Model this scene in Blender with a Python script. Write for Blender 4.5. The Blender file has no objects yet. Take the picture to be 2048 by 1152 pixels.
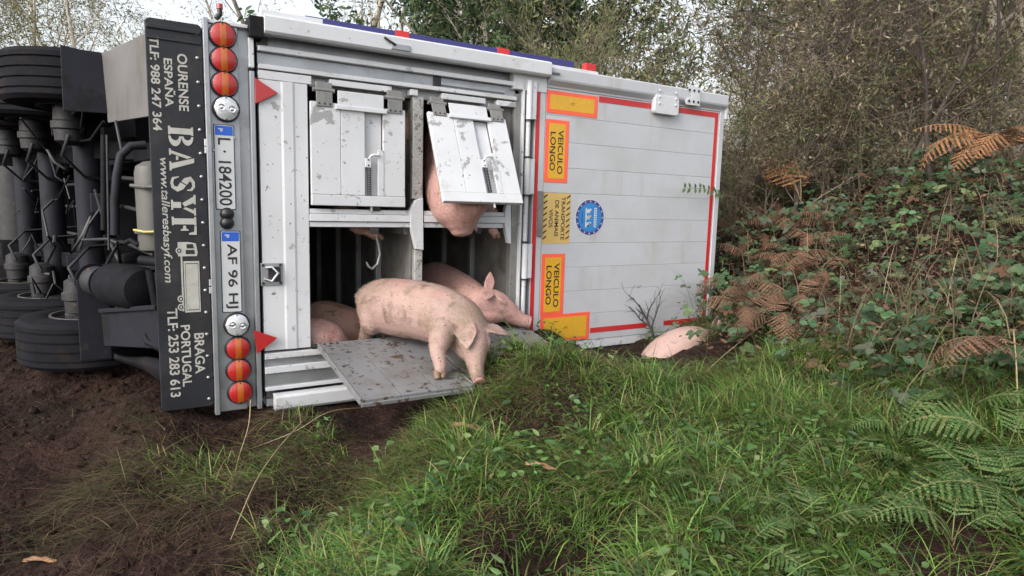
import bpy, bmesh, math, random
import numpy as np
from mathutils import Vector, Matrix
R_ = math.radians
rnd = random.Random(7)
nr = np.random.default_rng(11)
scene = bpy.context.scene
col = scene.collection

# ------------------------------------------------------------------ camera, sky, sun, exposure
FPX, PITCH, EYE = 1280.0, R_(10.8789), 1.65
cam = bpy.data.cameras.new('camera'); cam.sensor_width = 36.0; cam.lens = FPX / 2048 * 36
cam.clip_end = 500; cam.clip_start = 0.05
camo = bpy.data.objects.new('camera', cam); col.objects.link(camo)
camo.location = (0, 0, EYE); camo.rotation_euler = (math.pi/2 - PITCH, 0, 0)
scene.camera = camo
SUN_EL, SUN_AZ = R_(38), R_(218)          # azimuth clockwise from +Y
w = bpy.data.worlds.new('World'); scene.world = w; w.use_nodes = True
nt = w.node_tree; nt.nodes.clear()
sky = nt.nodes.new('ShaderNodeTexSky'); sky.sky_type = 'NISHITA'; sky.sun_disc = False
sky.sun_elevation = SUN_EL; sky.sun_rotation = SUN_AZ; sky.dust_density = 4.0; sky.air_density = 1.2
hs = nt.nodes.new('ShaderNodeHueSaturation'); hs.inputs['Saturation'].default_value = 0.34
bg = nt.nodes.new('ShaderNodeBackground'); bg.inputs['Strength'].default_value = 0.15
wo = nt.nodes.new('ShaderNodeOutputWorld')
nt.links.new(sky.outputs[0], hs.inputs['Color']); nt.links.new(hs.outputs[0], bg.inputs['Color']); nt.links.new(bg.outputs[0], wo.inputs[0])
sl = bpy.data.lights.new('sun', 'SUN'); sl.energy = .5; sl.angle = R_(30); sl.color = (1, .95, .87)
so = bpy.data.objects.new('sun', sl); col.objects.link(so)
sd = Vector((math.sin(SUN_AZ)*math.cos(SUN_EL), math.cos(SUN_AZ)*math.cos(SUN_EL), math.sin(SUN_EL)))
so.rotation_euler = sd.to_track_quat('Z', 'Y').to_euler(); so.location = sd*60
vs = scene.view_settings; vs.view_transform = 'Standard'; vs.look = 'None'; vs.exposure = 1.12; vs.gamma = 1; vs.use_curve_mapping = False

# ------------------------------------------------------------------ measured pose of the overturned trailer (a: floor to roof, b: up, c: out of the rear)
RW = np.array([[0.85615, 0.02691, 0.51602], [0.51381, 0.06159, -0.85569], [-0.05481, 0.99774, 0.03891]])
TW = np.array([-1.64789, 4.1447, 0.01549])
TM = Matrix(((*RW[0], TW[0]), (*RW[1], TW[1]), (*RW[2], TW[2]), (0, 0, 0, 1)))
CAMP = np.array([0, 0, EYE])
def ray(px, py):
    x, y = (px-1024)/FPX, (py-576)/FPX
    s, c = math.sin(PITCH), math.cos(PITCH)
    return np.array([x, -s*y + c, -c*y - s])
def W(a, b, c): return Vector(RW @ np.array([a, b, c]) + TW)
def at(px, py, c=0.0):                                  # survey point of the photo on the trailer plane c
    d = RW.T @ ray(px, py); o = RW.T @ (CAMP - TW)
    k = (c - o[2])/d[2]; q = o + k*d
    return float(q[0]), float(q[1])
def loc(px, py, c): a, b = at(px, py, c); return (a, b, c)
def wat(px, py, c): a, b = at(px, py, c); return W(a, b, c)

# ------------------------------------------------------------------ helpers
def thing(name, label, cat, locn=(0, 0, 0), group=None, parent=None, rot=None):
    o = bpy.data.objects.new(name, None); col.objects.link(o); o.empty_display_size = .1
    o.location = locn
    if rot: o.rotation_euler = rot
    if parent: o.parent = parent
    if label: o['label'] = label
    if cat: o['category'] = cat
    if group: o['group'] = group
    return o
def tag(o, label=None, cat=None, group=None, kind=None):
    if label: o['label'] = label
    if cat: o['category'] = cat
    if group: o['group'] = group
    if kind: o['kind'] = kind
    return o
def link(name, me, parent=None):
    o = bpy.data.objects.new(name, me); col.objects.link(o)
    if parent: o.parent = parent
    return o
def finish(me, smooth):
    if smooth:
        me.polygons.foreach_set('use_smooth', [True]*len(me.polygons))
        if smooth is not True: me.set_sharp_from_angle(angle=R_(smooth))
class MB:
    def __init__(s): s.v = []; s.f = []
    def add(s, vs_, fs):
        n = len(s.v); s.v += [tuple(p) for p in vs_]; s.f += [tuple(i+n for i in f) for f in fs]; return s
    def hexa(s, p): return s.add(p, [(0,3,2,1),(4,5,6,7),(0,1,5,4),(1,2,6,5),(2,3,7,6),(3,0,4,7)])
    def box(s, x0, x1, y0, y1, z0, z1):
        return s.hexa([(x0,y0,z0),(x1,y0,z0),(x1,y1,z0),(x0,y1,z0),(x0,y0,z1),(x1,y0,z1),(x1,y1,z1),(x0,y1,z1)])
    def bar(s, p0, p1, w, h, up=(0,0,1)):
        p0, p1 = Vector(p0), Vector(p1); d = (p1-p0).normalized(); x = d.cross(Vector(up))
        if x.length < 1e-4: x = d.cross(Vector((1,0,0)))
        x.normalize(); y = x.cross(d); x *= w/2; y *= h/2
        return s.hexa([p0-x-y, p0+x-y, p0+x+y, p0-x+y, p1-x-y, p1+x-y, p1+x+y, p1-x+y])
    def tube(s, pts, r, n=8, caps=True):
        pts = [Vector(p) for p in pts]; k = len(pts)
        rs = r if isinstance(r, (list, tuple)) else [r]*k
        u = None; vs_ = []; fs = []
        for i, p in enumerate(pts):
            d = (pts[min(i+1, k-1)] - pts[max(i-1, 0)]).normalized()
            if u is None:
                u = d.orthogonal().normalized()
            u = (u - d*u.dot(d)).normalized(); v_ = d.cross(u)
            for j in range(n):
                t = 2*math.pi*j/n; vs_.append(p + (u*math.cos(t) + v_*math.sin(t))*rs[i])
        for i in range(k-1):
            for j in range(n):
                fs.append((i*n+j, i*n+(j+1) % n, (i+1)*n+(j+1) % n, (i+1)*n+j))
        if caps: fs.append(tuple(range(n))[::-1]); fs.append(tuple((k-1)*n+j for j in range(n)))
        return s.add(vs_, fs)
    def cyl(s, p0, p1, r0, r1=None, n=20): return s.tube([p0, p1], [r0, r0 if r1 is None else r1], n)
    def lathe(s, c, axis, prof, n=24):
        c = Vector(c); ax = Vector(axis).normalized(); u = ax.orthogonal().normalized(); v_ = ax.cross(u)
        vs_ = []; fs = []; m = len(prof)
        for r, h in prof:
            for j in range(n):
                t = 2*math.pi*j/n; vs_.append(c + ax*h + (u*math.cos(t)+v_*math.sin(t))*r)
        for i in range(m-1):
            for j in range(n): fs.append((i*n+j, i*n+(j+1) % n, (i+1)*n+(j+1) % n, (i+1)*n+j))
        fs.append(tuple(range(n))[::-1]); fs.append(tuple((m-1)*n+j for j in range(n)))
        return s.add(vs_, fs)
    def prism(s, poly, z0, z1, f=None):
        f = f or (lambda u, v_, w_: (u, v_, w_)); n = len(poly)
        a = sum(poly[i][0]*poly[(i+1) % n][1]-poly[(i+1) % n][0]*poly[i][1] for i in range(n))
        if a < 0: poly = poly[::-1]
        s.add([f(u, v_, z0) for u, v_ in poly] + [f(u, v_, z1) for u, v_ in poly],
              [tuple(range(n))[::-1], tuple(range(n, 2*n))] + [(i, (i+1) % n, n+(i+1) % n, n+i) for i in range(n)])
        return s
    def build(s, name, m, parent=None, bevel=0, smooth=None, fix=True):
        me = bpy.data.meshes.new(name); me.from_pydata(s.v, [], s.f)
        if fix:
            bm = bmesh.new(); bm.from_mesh(me); bmesh.ops.recalc_face_normals(bm, faces=bm.faces); bm.to_mesh(me); bm.free()
        me.materials.append(m); finish(me, smooth)
        o = link(name, me, parent)
        if bevel:
            b = o.modifiers.new('edge', 'BEVEL'); b.width = bevel; b.segments = 2; b.limit_method = 'ANGLE'; b.angle_limit = R_(40)
        return o
def box(name, m, parent, x0, x1, y0, y1, z0, z1, bevel=.004):
    return MB().box(min(x0, x1), max(x0, x1), min(y0, y1), max(y0, y1), z0, z1).build(name, m, parent, bevel)
def np_mesh(name, V, F, m, colr=None, parent=None, smooth=False):
    V = np.asarray(V, np.float32); F = np.asarray(F, np.int32); k = F.shape[1]
    me = bpy.data.meshes.new(name); me.vertices.add(len(V)); me.vertices.foreach_set('co', V.ravel())
    me.loops.add(F.size); me.loops.foreach_set('vertex_index', F.ravel())
    me.polygons.add(len(F)); me.polygons.foreach_set('loop_start', np.arange(0, F.size, k, dtype=np.int32))
    me.update(calc_edges=True)
    if colr is not None:
        c4 = np.ones((len(F), 4), np.float32); c4[:, :3] = colr
        at_ = me.attributes.new('tint', 'FLOAT_COLOR', 'FACE'); at_.data.foreach_set('color', c4.ravel())
    me.materials.append(m)
    if smooth: me.polygons.foreach_set('use_smooth', np.ones(len(F), bool))
    return link(name, me, parent)

# ------------------------------------------------------------------ materials
def newmat(name):
    m = bpy.data.materials.new(name); m.use_nodes = True; t = m.node_tree
    return m, t, t.nodes['Principled BSDF']
def pm(name, c, rough=.5, metal=0., var=.12, scale=4., bump=0., bscale=80., specks=(), bdist=.01, sss=0., coat=0., rvar=.0, spec=.5):
    m, t, b = newmat(name); L = t.links.new
    tc0 = t.nodes.new('ShaderNodeTexCoord'); oi = t.nodes.new('ShaderNodeObjectInfo'); va = t.nodes.new('ShaderNodeVectorMath'); va.operation = 'MULTIPLY_ADD'
    L(oi.outputs['Random'], va.inputs[0]); va.inputs[1].default_value = (37, 53, 71); L(tc0.outputs['Object'], va.inputs[2])
    class tc: outputs = {'Object': va.outputs[0]}
    def noise(sc, det=5., r=.6, dist=0., stretch=None):
        n = t.nodes.new('ShaderNodeTexNoise'); n.inputs['Scale'].default_value = sc; n.inputs['Detail'].default_value = det
        n.inputs['Roughness'].default_value = r; n.inputs['Distortion'].default_value = dist
        if stretch:
            mp = t.nodes.new('ShaderNodeMapping'); mp.inputs['Scale'].default_value = stretch
            L(tc.outputs['Object'], mp.inputs[0]); L(mp.outputs[0], n.inputs['Vector'])
        else: L(tc.outputs['Object'], n.inputs['Vector'])
        return n.outputs['Fac']
    def mix(f, A, B):
        x = t.nodes.new('ShaderNodeMix'); x.data_type = 'RGBA'; L(f, x.inputs[0])
        for i, q in ((6, A), (7, B)):
            if isinstance(q, tuple): x.inputs[i].default_value = (*q, 1)
            else: L(q, x.inputs[i])
        return x.outputs[2]
    def ramp(f, lo, hi):
        r = t.nodes.new('ShaderNodeMapRange'); r.inputs[1].default_value = lo; r.inputs[2].default_value = hi; L(f, r.inputs[0]); return r.outputs[0]
    base = mix(ramp(noise(scale), .3, .7), tuple(x*(1-var) for x in c), tuple(min(1, x*(1+var)) for x in c))
    for sp in specks:      # (colour, scale, lo, hi[, stretch])
        base = mix(ramp(noise(sp[1], 6., .65, .3, sp[4] if len(sp) > 4 else None), sp[2], sp[3]), base, sp[0])
    L(base, b.inputs['Base Color'])
    b.inputs['Metallic'].default_value = metal; b.inputs['Roughness'].default_value = rough
    b.inputs['Specular IOR Level'].default_value = spec
    if rvar:
        r = t.nodes.new('ShaderNodeMapRange'); r.inputs[3].default_value = rough-rvar; r.inputs[4].default_value = rough+rvar
        L(noise(scale*2.3), r.inputs[0]); L(r.outputs[0], b.inputs['Roughness'])
    if bump:
        bp = t.nodes.new('ShaderNodeBump'); bp.inputs['Strength'].default_value = min(1, bump); bp.inputs['Distance'].default_value = bdist
        L(noise(bscale, 4.), bp.inputs['Height']); L(bp.outputs[0], b.inputs['Normal'])
    if sss:
        b.inputs['Subsurface Weight'].default_value = sss; b.inputs['Subsurface Radius'].default_value = (1, .4, .25); b.inputs['Subsurface Scale'].default_value = .02
    if coat: b.inputs['Coat Weight'].default_value = coat; b.inputs['Coat Roughness'].default_value = .1
    return m
def leafmat(name, rough=.5, trans=.3, base=None):
    m, t, b = newmat(name); L = t.links.new
    a = t.nodes.new('ShaderNodeAttribute'); a.attribute_name = 'tint'
    b.inputs['Roughness'].default_value = rough; b.inputs['Specular IOR Level'].default_value = .15 if rough > .7 else .35
    src = a.outputs['Color']
    L(src, b.inputs['Base Color'])
    tr = t.nodes.new('ShaderNodeBsdfTranslucent'); L(src, tr.inputs['Color'])
    mx = t.nodes.new('ShaderNodeMixShader'); mx.inputs[0].default_value = trans
    out = t.nodes['Material Output']; L(b.outputs[0], mx.inputs[1]); L(tr.outputs[0], mx.inputs[2]); L(mx.outputs[0], out.inputs[0])
    return m
DIRT = (.10, .075, .055); BARE = (.33, .33, .33)
M = {}
M['white'] = pm('white_paint', (.545, .555, .58), .42, 0, .05, 2.5, .08, 25, [((.30, .30, .30), 7, .625, .65), ((.16, .14, .12), 38, .66, .69), ((.44, .43, .41), 3, .52, .75)], rvar=.1)
M['worn'] = pm('worn_white_paint', (.54, .548, .568), .45, 0, .06, 3, .1, 30, [((.29, .29, .29), 5.5, .61, .635), ((.13, .115, .10), 26, .64, .665), ((.30, .28, .25), 4, .63, .8)], rvar=.1)
M['door'] = pm('white_door_skin', (.455, .468, .50), .36, 0, .04, 1.2, .35, 2.2, [((.40, .405, .41), 2.2, .45, .75), ((.37, .355, .33), 3, .56, .75, (1, .18, 1)), ((.22, .21, .20), 50, .67, .70)], rvar=.08)
M['alu'] = pm('aluminium', (.40, .41, .43), .42, .75, .14, 3, .06, 40, [((.30, .29, .28), 5, .58, .75)], rvar=.14)
M['ramp'] = pm('dirty_aluminium', (.225, .23, .24), .5, .3, .1, 2, .08, 40, [((.17, .155, .14), 3.5, .45, .7), ((.07, .048, .034), 20, .585, .615), ((.09, .065, .048), 6, .60, .63), ((.29, .29, .29), 5, .60, .75)], rvar=.12)
M['checker'] = pm('tread_plate', (.47, .46, .44), .5, .3, .2, 9, .5, 60, [((.20, .17, .14), 24, .56, .62)])
M['steel'] = pm('grey_steel', (.036, .035, .037), .55, .4, .25, 12, .2, 60, [((.16, .09, .05), 14, .62, .7)])
M['hingegrey'] = pm('hinge_grey', (.24, .235, .225), .5, .45, .2, 10, .15, 50, [((.12, .09, .07), 20, .62, .7)])
M['black'] = pm('black_panel', (.020, .021, .026), .48, 0, .25, 3, .1, 30, [((.05, .047, .047), 4, .5, .8), ((.045, .038, .033), 2, .55, .8, (1, .6, 1))], rvar=.1, spec=.3)
M['chassis'] = pm('grimy_chassis', (.012, .012, .015), .6, .1, .3, 4, .3, 40, [((.018, .015, .013), 5, .52, .75)], spec=.1)
M['chassis2'] = pm('grimy_grey_panel', (.020, .021, .028), .55, .1, .15, 3, .15, 30, [((.016, .015, .016), 4, .55, .62), ((.045, .04, .035), 6, .62, .72)], spec=.15)
M['skirt'] = pm('grey_brown_skirt', (.14, .132, .13), .55, .1, .15, 2.5, .1, 30, [((.09, .07, .055), 3, .54, .68, (1, .35, 1))])
M['rubber'] = pm('tyre_rubber', (.010, .010, .013), .8, 0, .3, 6, .3, 60, [((.024, .018, .015), 5, .52, .74)], spec=.1)
M['rim'] = pm('dull_rim', (.14, .135, .13), .5, .5, .3, 8, .1, 40, [((.09, .06, .045), 9, .5, .65)])
M['canister'] = pm('grey_canister', (.10, .097, .088), .55, .1, .12, 4, .1, 40, [((.10, .085, .07), 6, .56, .72)])
M['redlens'] = pm('red_lens', (.38, .016, .016), .18, 0, .15, 120, .3, 130, spec=.6, coat=.4)
M['amber'] = pm('amber_lens', (.42, .10, .012), .2, 0, .15, 120, .3, 130, spec=.6, coat=.4)
M['clear'] = pm('clear_lens', (.62, .63, .65), .15, .35, .2, 50, .3, 90, coat=.5)
M['chrome'] = pm('lamp_reflector', (.8, .8, .82), .12, .9, .1, 30)
M['blackplastic'] = pm('black_plastic', (.010, .010, .012), .45, 0, .2, 20)
M['redtape'] = pm('red_reflective_tape', (.48, .024, .026), .32, 0, .12, 60, .05, 200, [((.45, .03, .03), 8, .55, .7)])
M['orange'] = pm('fluorescent_orange_border', (.85, .12, .06), .4, 0, .08, 4)
M['yellow'] = pm('amber_retroreflector', (.62, .345, .03), .38, 0, .1, 60, .05, 160)
M['yellow2'] = pm('yellow_sticker', (.56, .38, .13), .42, 0, .06, 6)
M['ink'] = pm('black_ink', (.02, .018, .016), .5, 0, .1, 10)
M['cream'] = pm('cream_lettering', (.40, .39, .355), .5, 0, .12, 14, 0, 60, [((.20, .19, .17), 26, .62, .72)])
M['platewhite'] = pm('plate_white', (.50, .51, .525), .4, 0, .05, 8)
M['plateblue'] = pm('plate_blue', (.02, .10, .50), .4, 0, .08, 8)
M['navy'] = pm('navy_ring', (.045, .045, .21), .4, 0, .1, 10)
M['skyblue'] = pm('sky_blue_disc', (.03, .20, .48), .4, 0, .12, 5)
M['bluestripe'] = pm('dark_blue_edge', (.035, .035, .15), .45, 0, .15, 5)
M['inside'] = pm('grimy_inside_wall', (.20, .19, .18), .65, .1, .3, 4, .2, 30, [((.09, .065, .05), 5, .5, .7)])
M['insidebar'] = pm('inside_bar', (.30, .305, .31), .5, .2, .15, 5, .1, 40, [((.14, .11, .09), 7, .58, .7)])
M['yellowhose'] = pm('yellow_hose', (.42, .36, .10), .5)
PIGSP = [((.225, .155, .112), 2.8, .44, .62), ((.14, .09, .06), 5.5, .53, .67), ((.36, .205, .175), 4, .56, .66), ((.09, .058, .04), 34, .62, .67)]
M['pig'] = pm('pig_skin', (.35, .232, .20), .58, 0, .12, 3.5, .8, 70, PIGSP, sss=.08)
M['pigpink'] = pm('pink_pig_skin', (.44, .25, .22), .55, 0, .14, 3.5, .8, 70, [((.33, .165, .135), 5, .5, .66), ((.25, .16, .12), 7, .54, .66), ((.15, .07, .055), 30, .61, .66)], sss=.08)
M['pigdirty'] = pm('muddy_pig_skin', (.40, .225, .17), .6, 0, .15, 4, .4, 120, [((.18, .115, .08), 5, .47, .62), ((.08, .055, .04), 18, .58, .66)], sss=.08)
M['pigpale'] = pm('pale_pig_skin', (.47, .315, .28), .55, 0, .06, 3, .3, 140, [((.36, .24, .19), 6, .55, .7), ((.30, .2, .16), 14, .62, .68)], sss=.08)
M['trotter'] = pm('trotter_horn', (.16, .10, .065), .6, 0, .2, 20, .2, 60)
M['snout'] = pm('snout_pink', (.36, .19, .165), .45, 0, .1, 20, .2, 120)
M['eye'] = pm('pig_eye', (.02, .012, .01), .15, 0, .1, 10)
M['soil'] = None
M['leaf'] = leafmat('leaf'); M['grassm'] = leafmat('grass_blade', .5, .25); M['dry'] = leafmat('dry_plant', .75, .15)
M['bark'] = pm('grey_bark', (.24, .21, .175), .8, 0, .3, 7, .5, 30, [((.42, .38, .32), 4, .52, .62, (1, 1, .25)), ((.10, .075, .055), 6, .58, .68, (1, 1, .3))])
M['palebark'] = pm('pale_bark', (.52, .47, .39), .7, 0, .2, 5, .3, 30, [((.26, .19, .135), 4, .52, .62, (1, 1, .2))])
M['twig'] = pm('brown_twig', (.20, .16, .13), .85, 0, .35, 6)
M['darkbark'] = pm('dark_branch_bark', (.055, .043, .036), .85, 0, .35, 6)
M['darktwig'] = pm('dark_twig', (.035, .03, .03), .85, 0, .3, 6)
M['barkstrip'] = pm('orange_bark_strip', (.27, .145, .075), .7, 0, .3, 20, .3, 80, [((.22, .10, .05), 15, .55, .65)])

# ------------------------------------------------------------------ terrain
def _h(ix, iy, seed):
    n = (ix.astype(np.int64)*374761393 + iy.astype(np.int64)*668265263 + seed*1442695041) & 0x7fffffff
    n = ((n ^ (n >> 13))*1274126177) & 0x7fffffff
    return ((n ^ (n >> 16)) & 0xffff)/65535.0
def vnoise(x, y, seed=0):
    ix, iy = np.floor(x), np.floor(y); fx, fy = x-ix, y-iy
    fx = fx*fx*(3-2*fx); fy = fy*fy*(3-2*fy); ix = ix.astype(int); iy = iy.astype(int)
    return (_h(ix, iy, seed)*(1-fx)+_h(ix+1, iy, seed)*fx)*(1-fy) + (_h(ix, iy+1, seed)*(1-fx)+_h(ix+1, iy+1, seed)*fx)*fy - .5
def ss(x, a, b): t = np.clip((x-a)/(b-a), 0, 1); return t*t*(3-2*t)
R2 = np.array([[RW[0, 0], RW[0, 2]], [RW[1, 0], RW[1, 2]]]); R2I = np.linalg.inv(R2)
def trailer_ac(x, y):
    dx, dy = x-TW[0], y-TW[1]
    return R2I[0, 0]*dx+R2I[0, 1]*dy, R2I[1, 0]*dx+R2I[1, 1]*dy
def H(x, y):
    x = np.asarray(x, float); y = np.asarray(y, float)
    edge = x + .25*vnoise(x*1.3, y*1.3, 3) + .12*vnoise(x*4, y*4, 4)
    mound = .25*ss(edge, -1.05, -.05)*(1-.95*ss(y, 4.1, 4.8)*ss(x, .2, .8))*ss(y, -1, 1.5)
    bank = 1.40*ss(x + .18*(y-4.5), 1.15, 6.0)*ss(y, .2, 3.2) + .03*np.clip(y-9, 0, 60)
    a, c = trailer_ac(x, y)
    heap = .17*ss(a + .1*vnoise(x*3, y*3, 9), 1.12, 1.42)*(1-ss(a, 1.8, 2.25))*ss(c + .1*vnoise(x*4, y*4, 10), .50, .82)*(1-ss(c, 1.3, 2.1))
    z = mound + bank + heap - .01
    z = z - .26*np.exp(-(((x-.17)/.30)**2+((y-2.28)/.24)**2)) - .12*np.exp(-(((x+.85)/.3)**2+((y-3.0)/.35)**2))
    z = z + .13*np.exp(-(((x+3.38)/.55)**2+((y-5.0)/.55)**2)) + .10*np.exp(-(((x+4.3)/.7)**2+((y-6.1)/.6)**2))      # soil pushed up round the sunk wheels
    left = 1-ss(x, -1.5, -.6); rut = x*.82+y*.57 + .25*vnoise(x*.8, y*.8, 70)
    z = z + left*(.085*np.sin(rut*6.5)*(.35+vnoise(x*.9, y*.9, 71)) + .07*np.maximum(0, vnoise(x*5.5, y*5.5, 72)-.12) + .05*np.maximum(0, vnoise(x*13, y*13, 73)-.15))
    z = z + .10*np.exp(-(((x+2.35)/.5)**2+((y-4.1)/.35)**2))                     # churned soil heap under the bumper
    z = z + .13*np.exp(-(((a-3.55)/.75)**2+((c-.95)/.28)**2))
    z = z + .09*vnoise(x*1.1, y*1.1, 1) + .06*vnoise(x*3.3, y*3.3, 2) + .034*vnoise(x*9, y*9, 5) + .022*vnoise(x*21, y*21, 6)
    low = TW[2] - .055*a + .039*c - .16
    inside = ss(a, -.12, 0.02)*(1-ss(a, 4.22, 4.4))*(1-ss(c, -.22, -.02))*ss(c, -13.5, -13.)
    return z*(1-inside) + np.minimum(z, low)*inside
def hz(x, y): return float(H(np.array([x]), np.array([y]))[0])
def gp(px, py, lift=0.0):                                # survey point of the photo on the ground
    d = ray(px, py); t = .8
    for _ in range(4000):
        p = CAMP + d*t
        if p[2] <= hz(p[0], p[1]) + lift: break
        t += .01 + .002*t
    return Vector((p[0], p[1], hz(p[0], p[1])))
xs = np.unique(np.concatenate([np.linspace(-60, -6, 28), np.arange(-6, 6.5, .034), np.linspace(6.5, 60, 28)]))
ys = np.unique(np.concatenate([np.linspace(-20, 1, 12), np.arange(1, 9, .034), np.linspace(9, 90, 50)]))
X, Y = np.meshgrid(xs, ys); Z = H(X, Y); nx, ny = len(xs), len(ys)
I = np.arange(nx*ny).reshape(ny, nx)
F = np.stack([I[:-1, :-1], I[:-1, 1:], I[1:, 1:], I[1:, :-1]], -1).reshape(-1, 4)
msoil = pm('soil', (.034, .0178, .0142), .92, 0, .3, 3, 1., 30,
           [((.017, .010, .008), 1.6, .42, .62), ((.056, .032, .025), 9, .53, .64), ((.06, .040, .031), 55, .58, .66), ((.016, .014, .007), 2.2, .52, .68)], bdist=.04, spec=.12)
tag(np_mesh('ground', np.stack([X, Y, Z], -1).reshape(-1, 3), F, msoil, smooth=True), kind='structure')
# ------------------------------------------------------------------ the overturned livestock trailer
trailer = thing('livestock_trailer', 'white double-deck livestock semi-trailer lying overturned on its side with open rear hatches', 'trailer')
trailer.matrix_world = TM
T_ = trailer
def tb(name, m, a0, a1, b0, b1, c0, c1, bevel=.004, parent=None): return box(name, m, parent or T_, a0, a1, b0, b1, c0, c1, bevel)
# --- shell
tb('side_wall', M['white'], -.02, 4.27, 2.46, 2.52, -13.0, -.13)
tb('side_wall', M['white'], -.02, 4.27, .0, .05, -13.0, -.05)
tb('roof', M['white'], 4.22, 4.27, .05, 2.46, -13.0, -.06)
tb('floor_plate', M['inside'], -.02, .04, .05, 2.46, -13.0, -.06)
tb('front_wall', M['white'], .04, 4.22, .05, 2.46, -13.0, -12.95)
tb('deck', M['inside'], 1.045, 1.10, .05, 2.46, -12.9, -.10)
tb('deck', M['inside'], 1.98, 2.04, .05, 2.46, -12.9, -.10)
# --- ribs under the decks and a gate deep inside
for a1, cs in ((1.045, (-.76, -1.30, -1.95, -2.7)), (1.98, (-.84, -1.45, -2.1))):
    for c in cs: tb('deck_rib', M['insidebar'], a1-.045, a1, .06, 1.17, c-.025, c+.025)
    tb('deck_rail', M['insidebar'], a1-.04, a1, 1.18, 1.235, -.75, -.12)
    tb('deck_shelf', M['inside'], a1-.12, a1, 1.245, 1.27, -2.6, -.12)
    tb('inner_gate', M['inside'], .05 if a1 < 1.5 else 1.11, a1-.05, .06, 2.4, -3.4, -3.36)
# --- bumper board
BA0, BA1 = -.655, -.352
def rrect(x0, x1, y0, y1, r, n=5):
    p = []
    for cx, cy, s in ((x1-r, y1-r, 0), (x0+r, y1-r, 90), (x0+r, y0+r, 180), (x1-r, y0+r, 270)):
        for k in range(n+1):
            t = R_(s+90*k/n); p.append((cx+r*math.cos(t), cy+r*math.sin(t)))
    return p
def LEAN(b): return 0.0
bumper = MB().prism(rrect(BA0, BA1, .07, 2.455, .03), -.03, .0).build('bumper_board', M['black'], T_, .004)
box('trim_strip', M['black'], bumper, BA0+.005, BA1-.01, 2.395, 2.42, .0, .012)
box('trim_strip', M['black'], bumper, BA0+.005, BA1-.01, 2.335, 2.347, .0, .008)
rv = None
for k in range(17):
    b = 2.40 - k*.1425
    if rv is None:
        rv = MB().lathe((0, 0, 0), (0, 0, 1), [(.011, 0), (.010, .005), (.005, .009), (.001, .010)], 10).build('rivet', M['alu'], bumper, smooth=40)
        rv.location = (BA1-.03, b, .0)
    else:
        o = rv.copy(); col.objects.link(o); o.parent = bumper; o.location = (BA1-.03, b, .0)
def pxa(px, py): return at(px, py)[0]
def pxb(px, py): return at(px, py)[1]
FONT = None
def text_mesh(s, bold=0., shear=0.):
    cu = bpy.data.curves.new('lettering', 'FONT'); cu.body = s; cu.size = 1; cu.offset = bold; cu.shear = shear; cu.resolution_u = 5
    o = bpy.data.objects.new('lettering', cu); col.objects.link(o)
    bpy.context.view_layer.update()
    me = bpy.data.meshes.new_from_object(o.evaluated_get(bpy.context.evaluated_depsgraph_get()))
    bpy.data.objects.remove(o); bpy.data.curves.remove(cu)
    return me
def text(s, a0, a1, b0, b1, c, m, parent, bold=0., shear=0., name='lettering'):
    """reads downward (-b), letter tops towards +a; fitted into a0..a1 / b0 (start, high) .. b1 (end, low); one object for each word"""
    def co(me):
        v = np.zeros(len(me.vertices)*3, np.float32); me.vertices.foreach_get('co', v); return v.reshape(-1, 3)
    words = s.split(' '); parts = []
    for i, w_ in enumerate(words):
        full = text_mesh(' '.join(words[:i+1]), bold, shear); hi = co(full)[:, 0].max(); bpy.data.meshes.remove(full)
        me = text_mesh(w_, bold, shear); v = co(me); v[:, 0] += hi-v[:, 0].max(); parts.append((me, v))
    allv = np.concatenate([v for _, v in parts]); lo, hi = allv.min(0), allv.max(0)
    for me, v in parts:
        u = (v-lo)/np.maximum(hi-lo, 1e-6)
        me.vertices.foreach_set('co', np.stack([a0+u[:, 1]*(a1-a0), b0-u[:, 0]*(b0-b1), np.full(len(v), c)], -1).astype(np.float32).ravel())
        me.materials.append(m); me.update(); link(name, me, parent)
C0 = .0025
text('OURENSE', pxa(354,112), pxa(374,112), pxb(365, 108), pxb(365, 222), C0, M['cream'], bumper, .02)
text('ESPAÑA', pxa(327,120), pxa(348,120), pxb(337, 117), pxb(337, 214), C0, M['cream'], bumper, .02)
text('TLF: 988 247 364', pxa(298,76), pxa(317,76), pxb(307, 73), pxb(325, 262), C0, M['cream'], bumper, .02)
text('www.talleresbasyf.com', pxa(315,330), pxa(337,330), pxb(326, 315), pxb(345, 565), C0, M['cream'], bumper, .012, .2)
text('TLF: 253 283 613', pxa(334,620), pxa(355,620), pxb(344, 617), pxb(360, 793), C0, M['cream'], bumper, .02)
text('PORTUGAL', pxa(361,654), pxa(380,654), pxb(370, 650), pxb(380, 772), C0, M['cream'], bumper, .02)
text('BRAGA', pxa(388,668), pxa(408,668), pxb(398, 666), pxb(405, 746), C0, M['cream'], bumper, .02)
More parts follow.
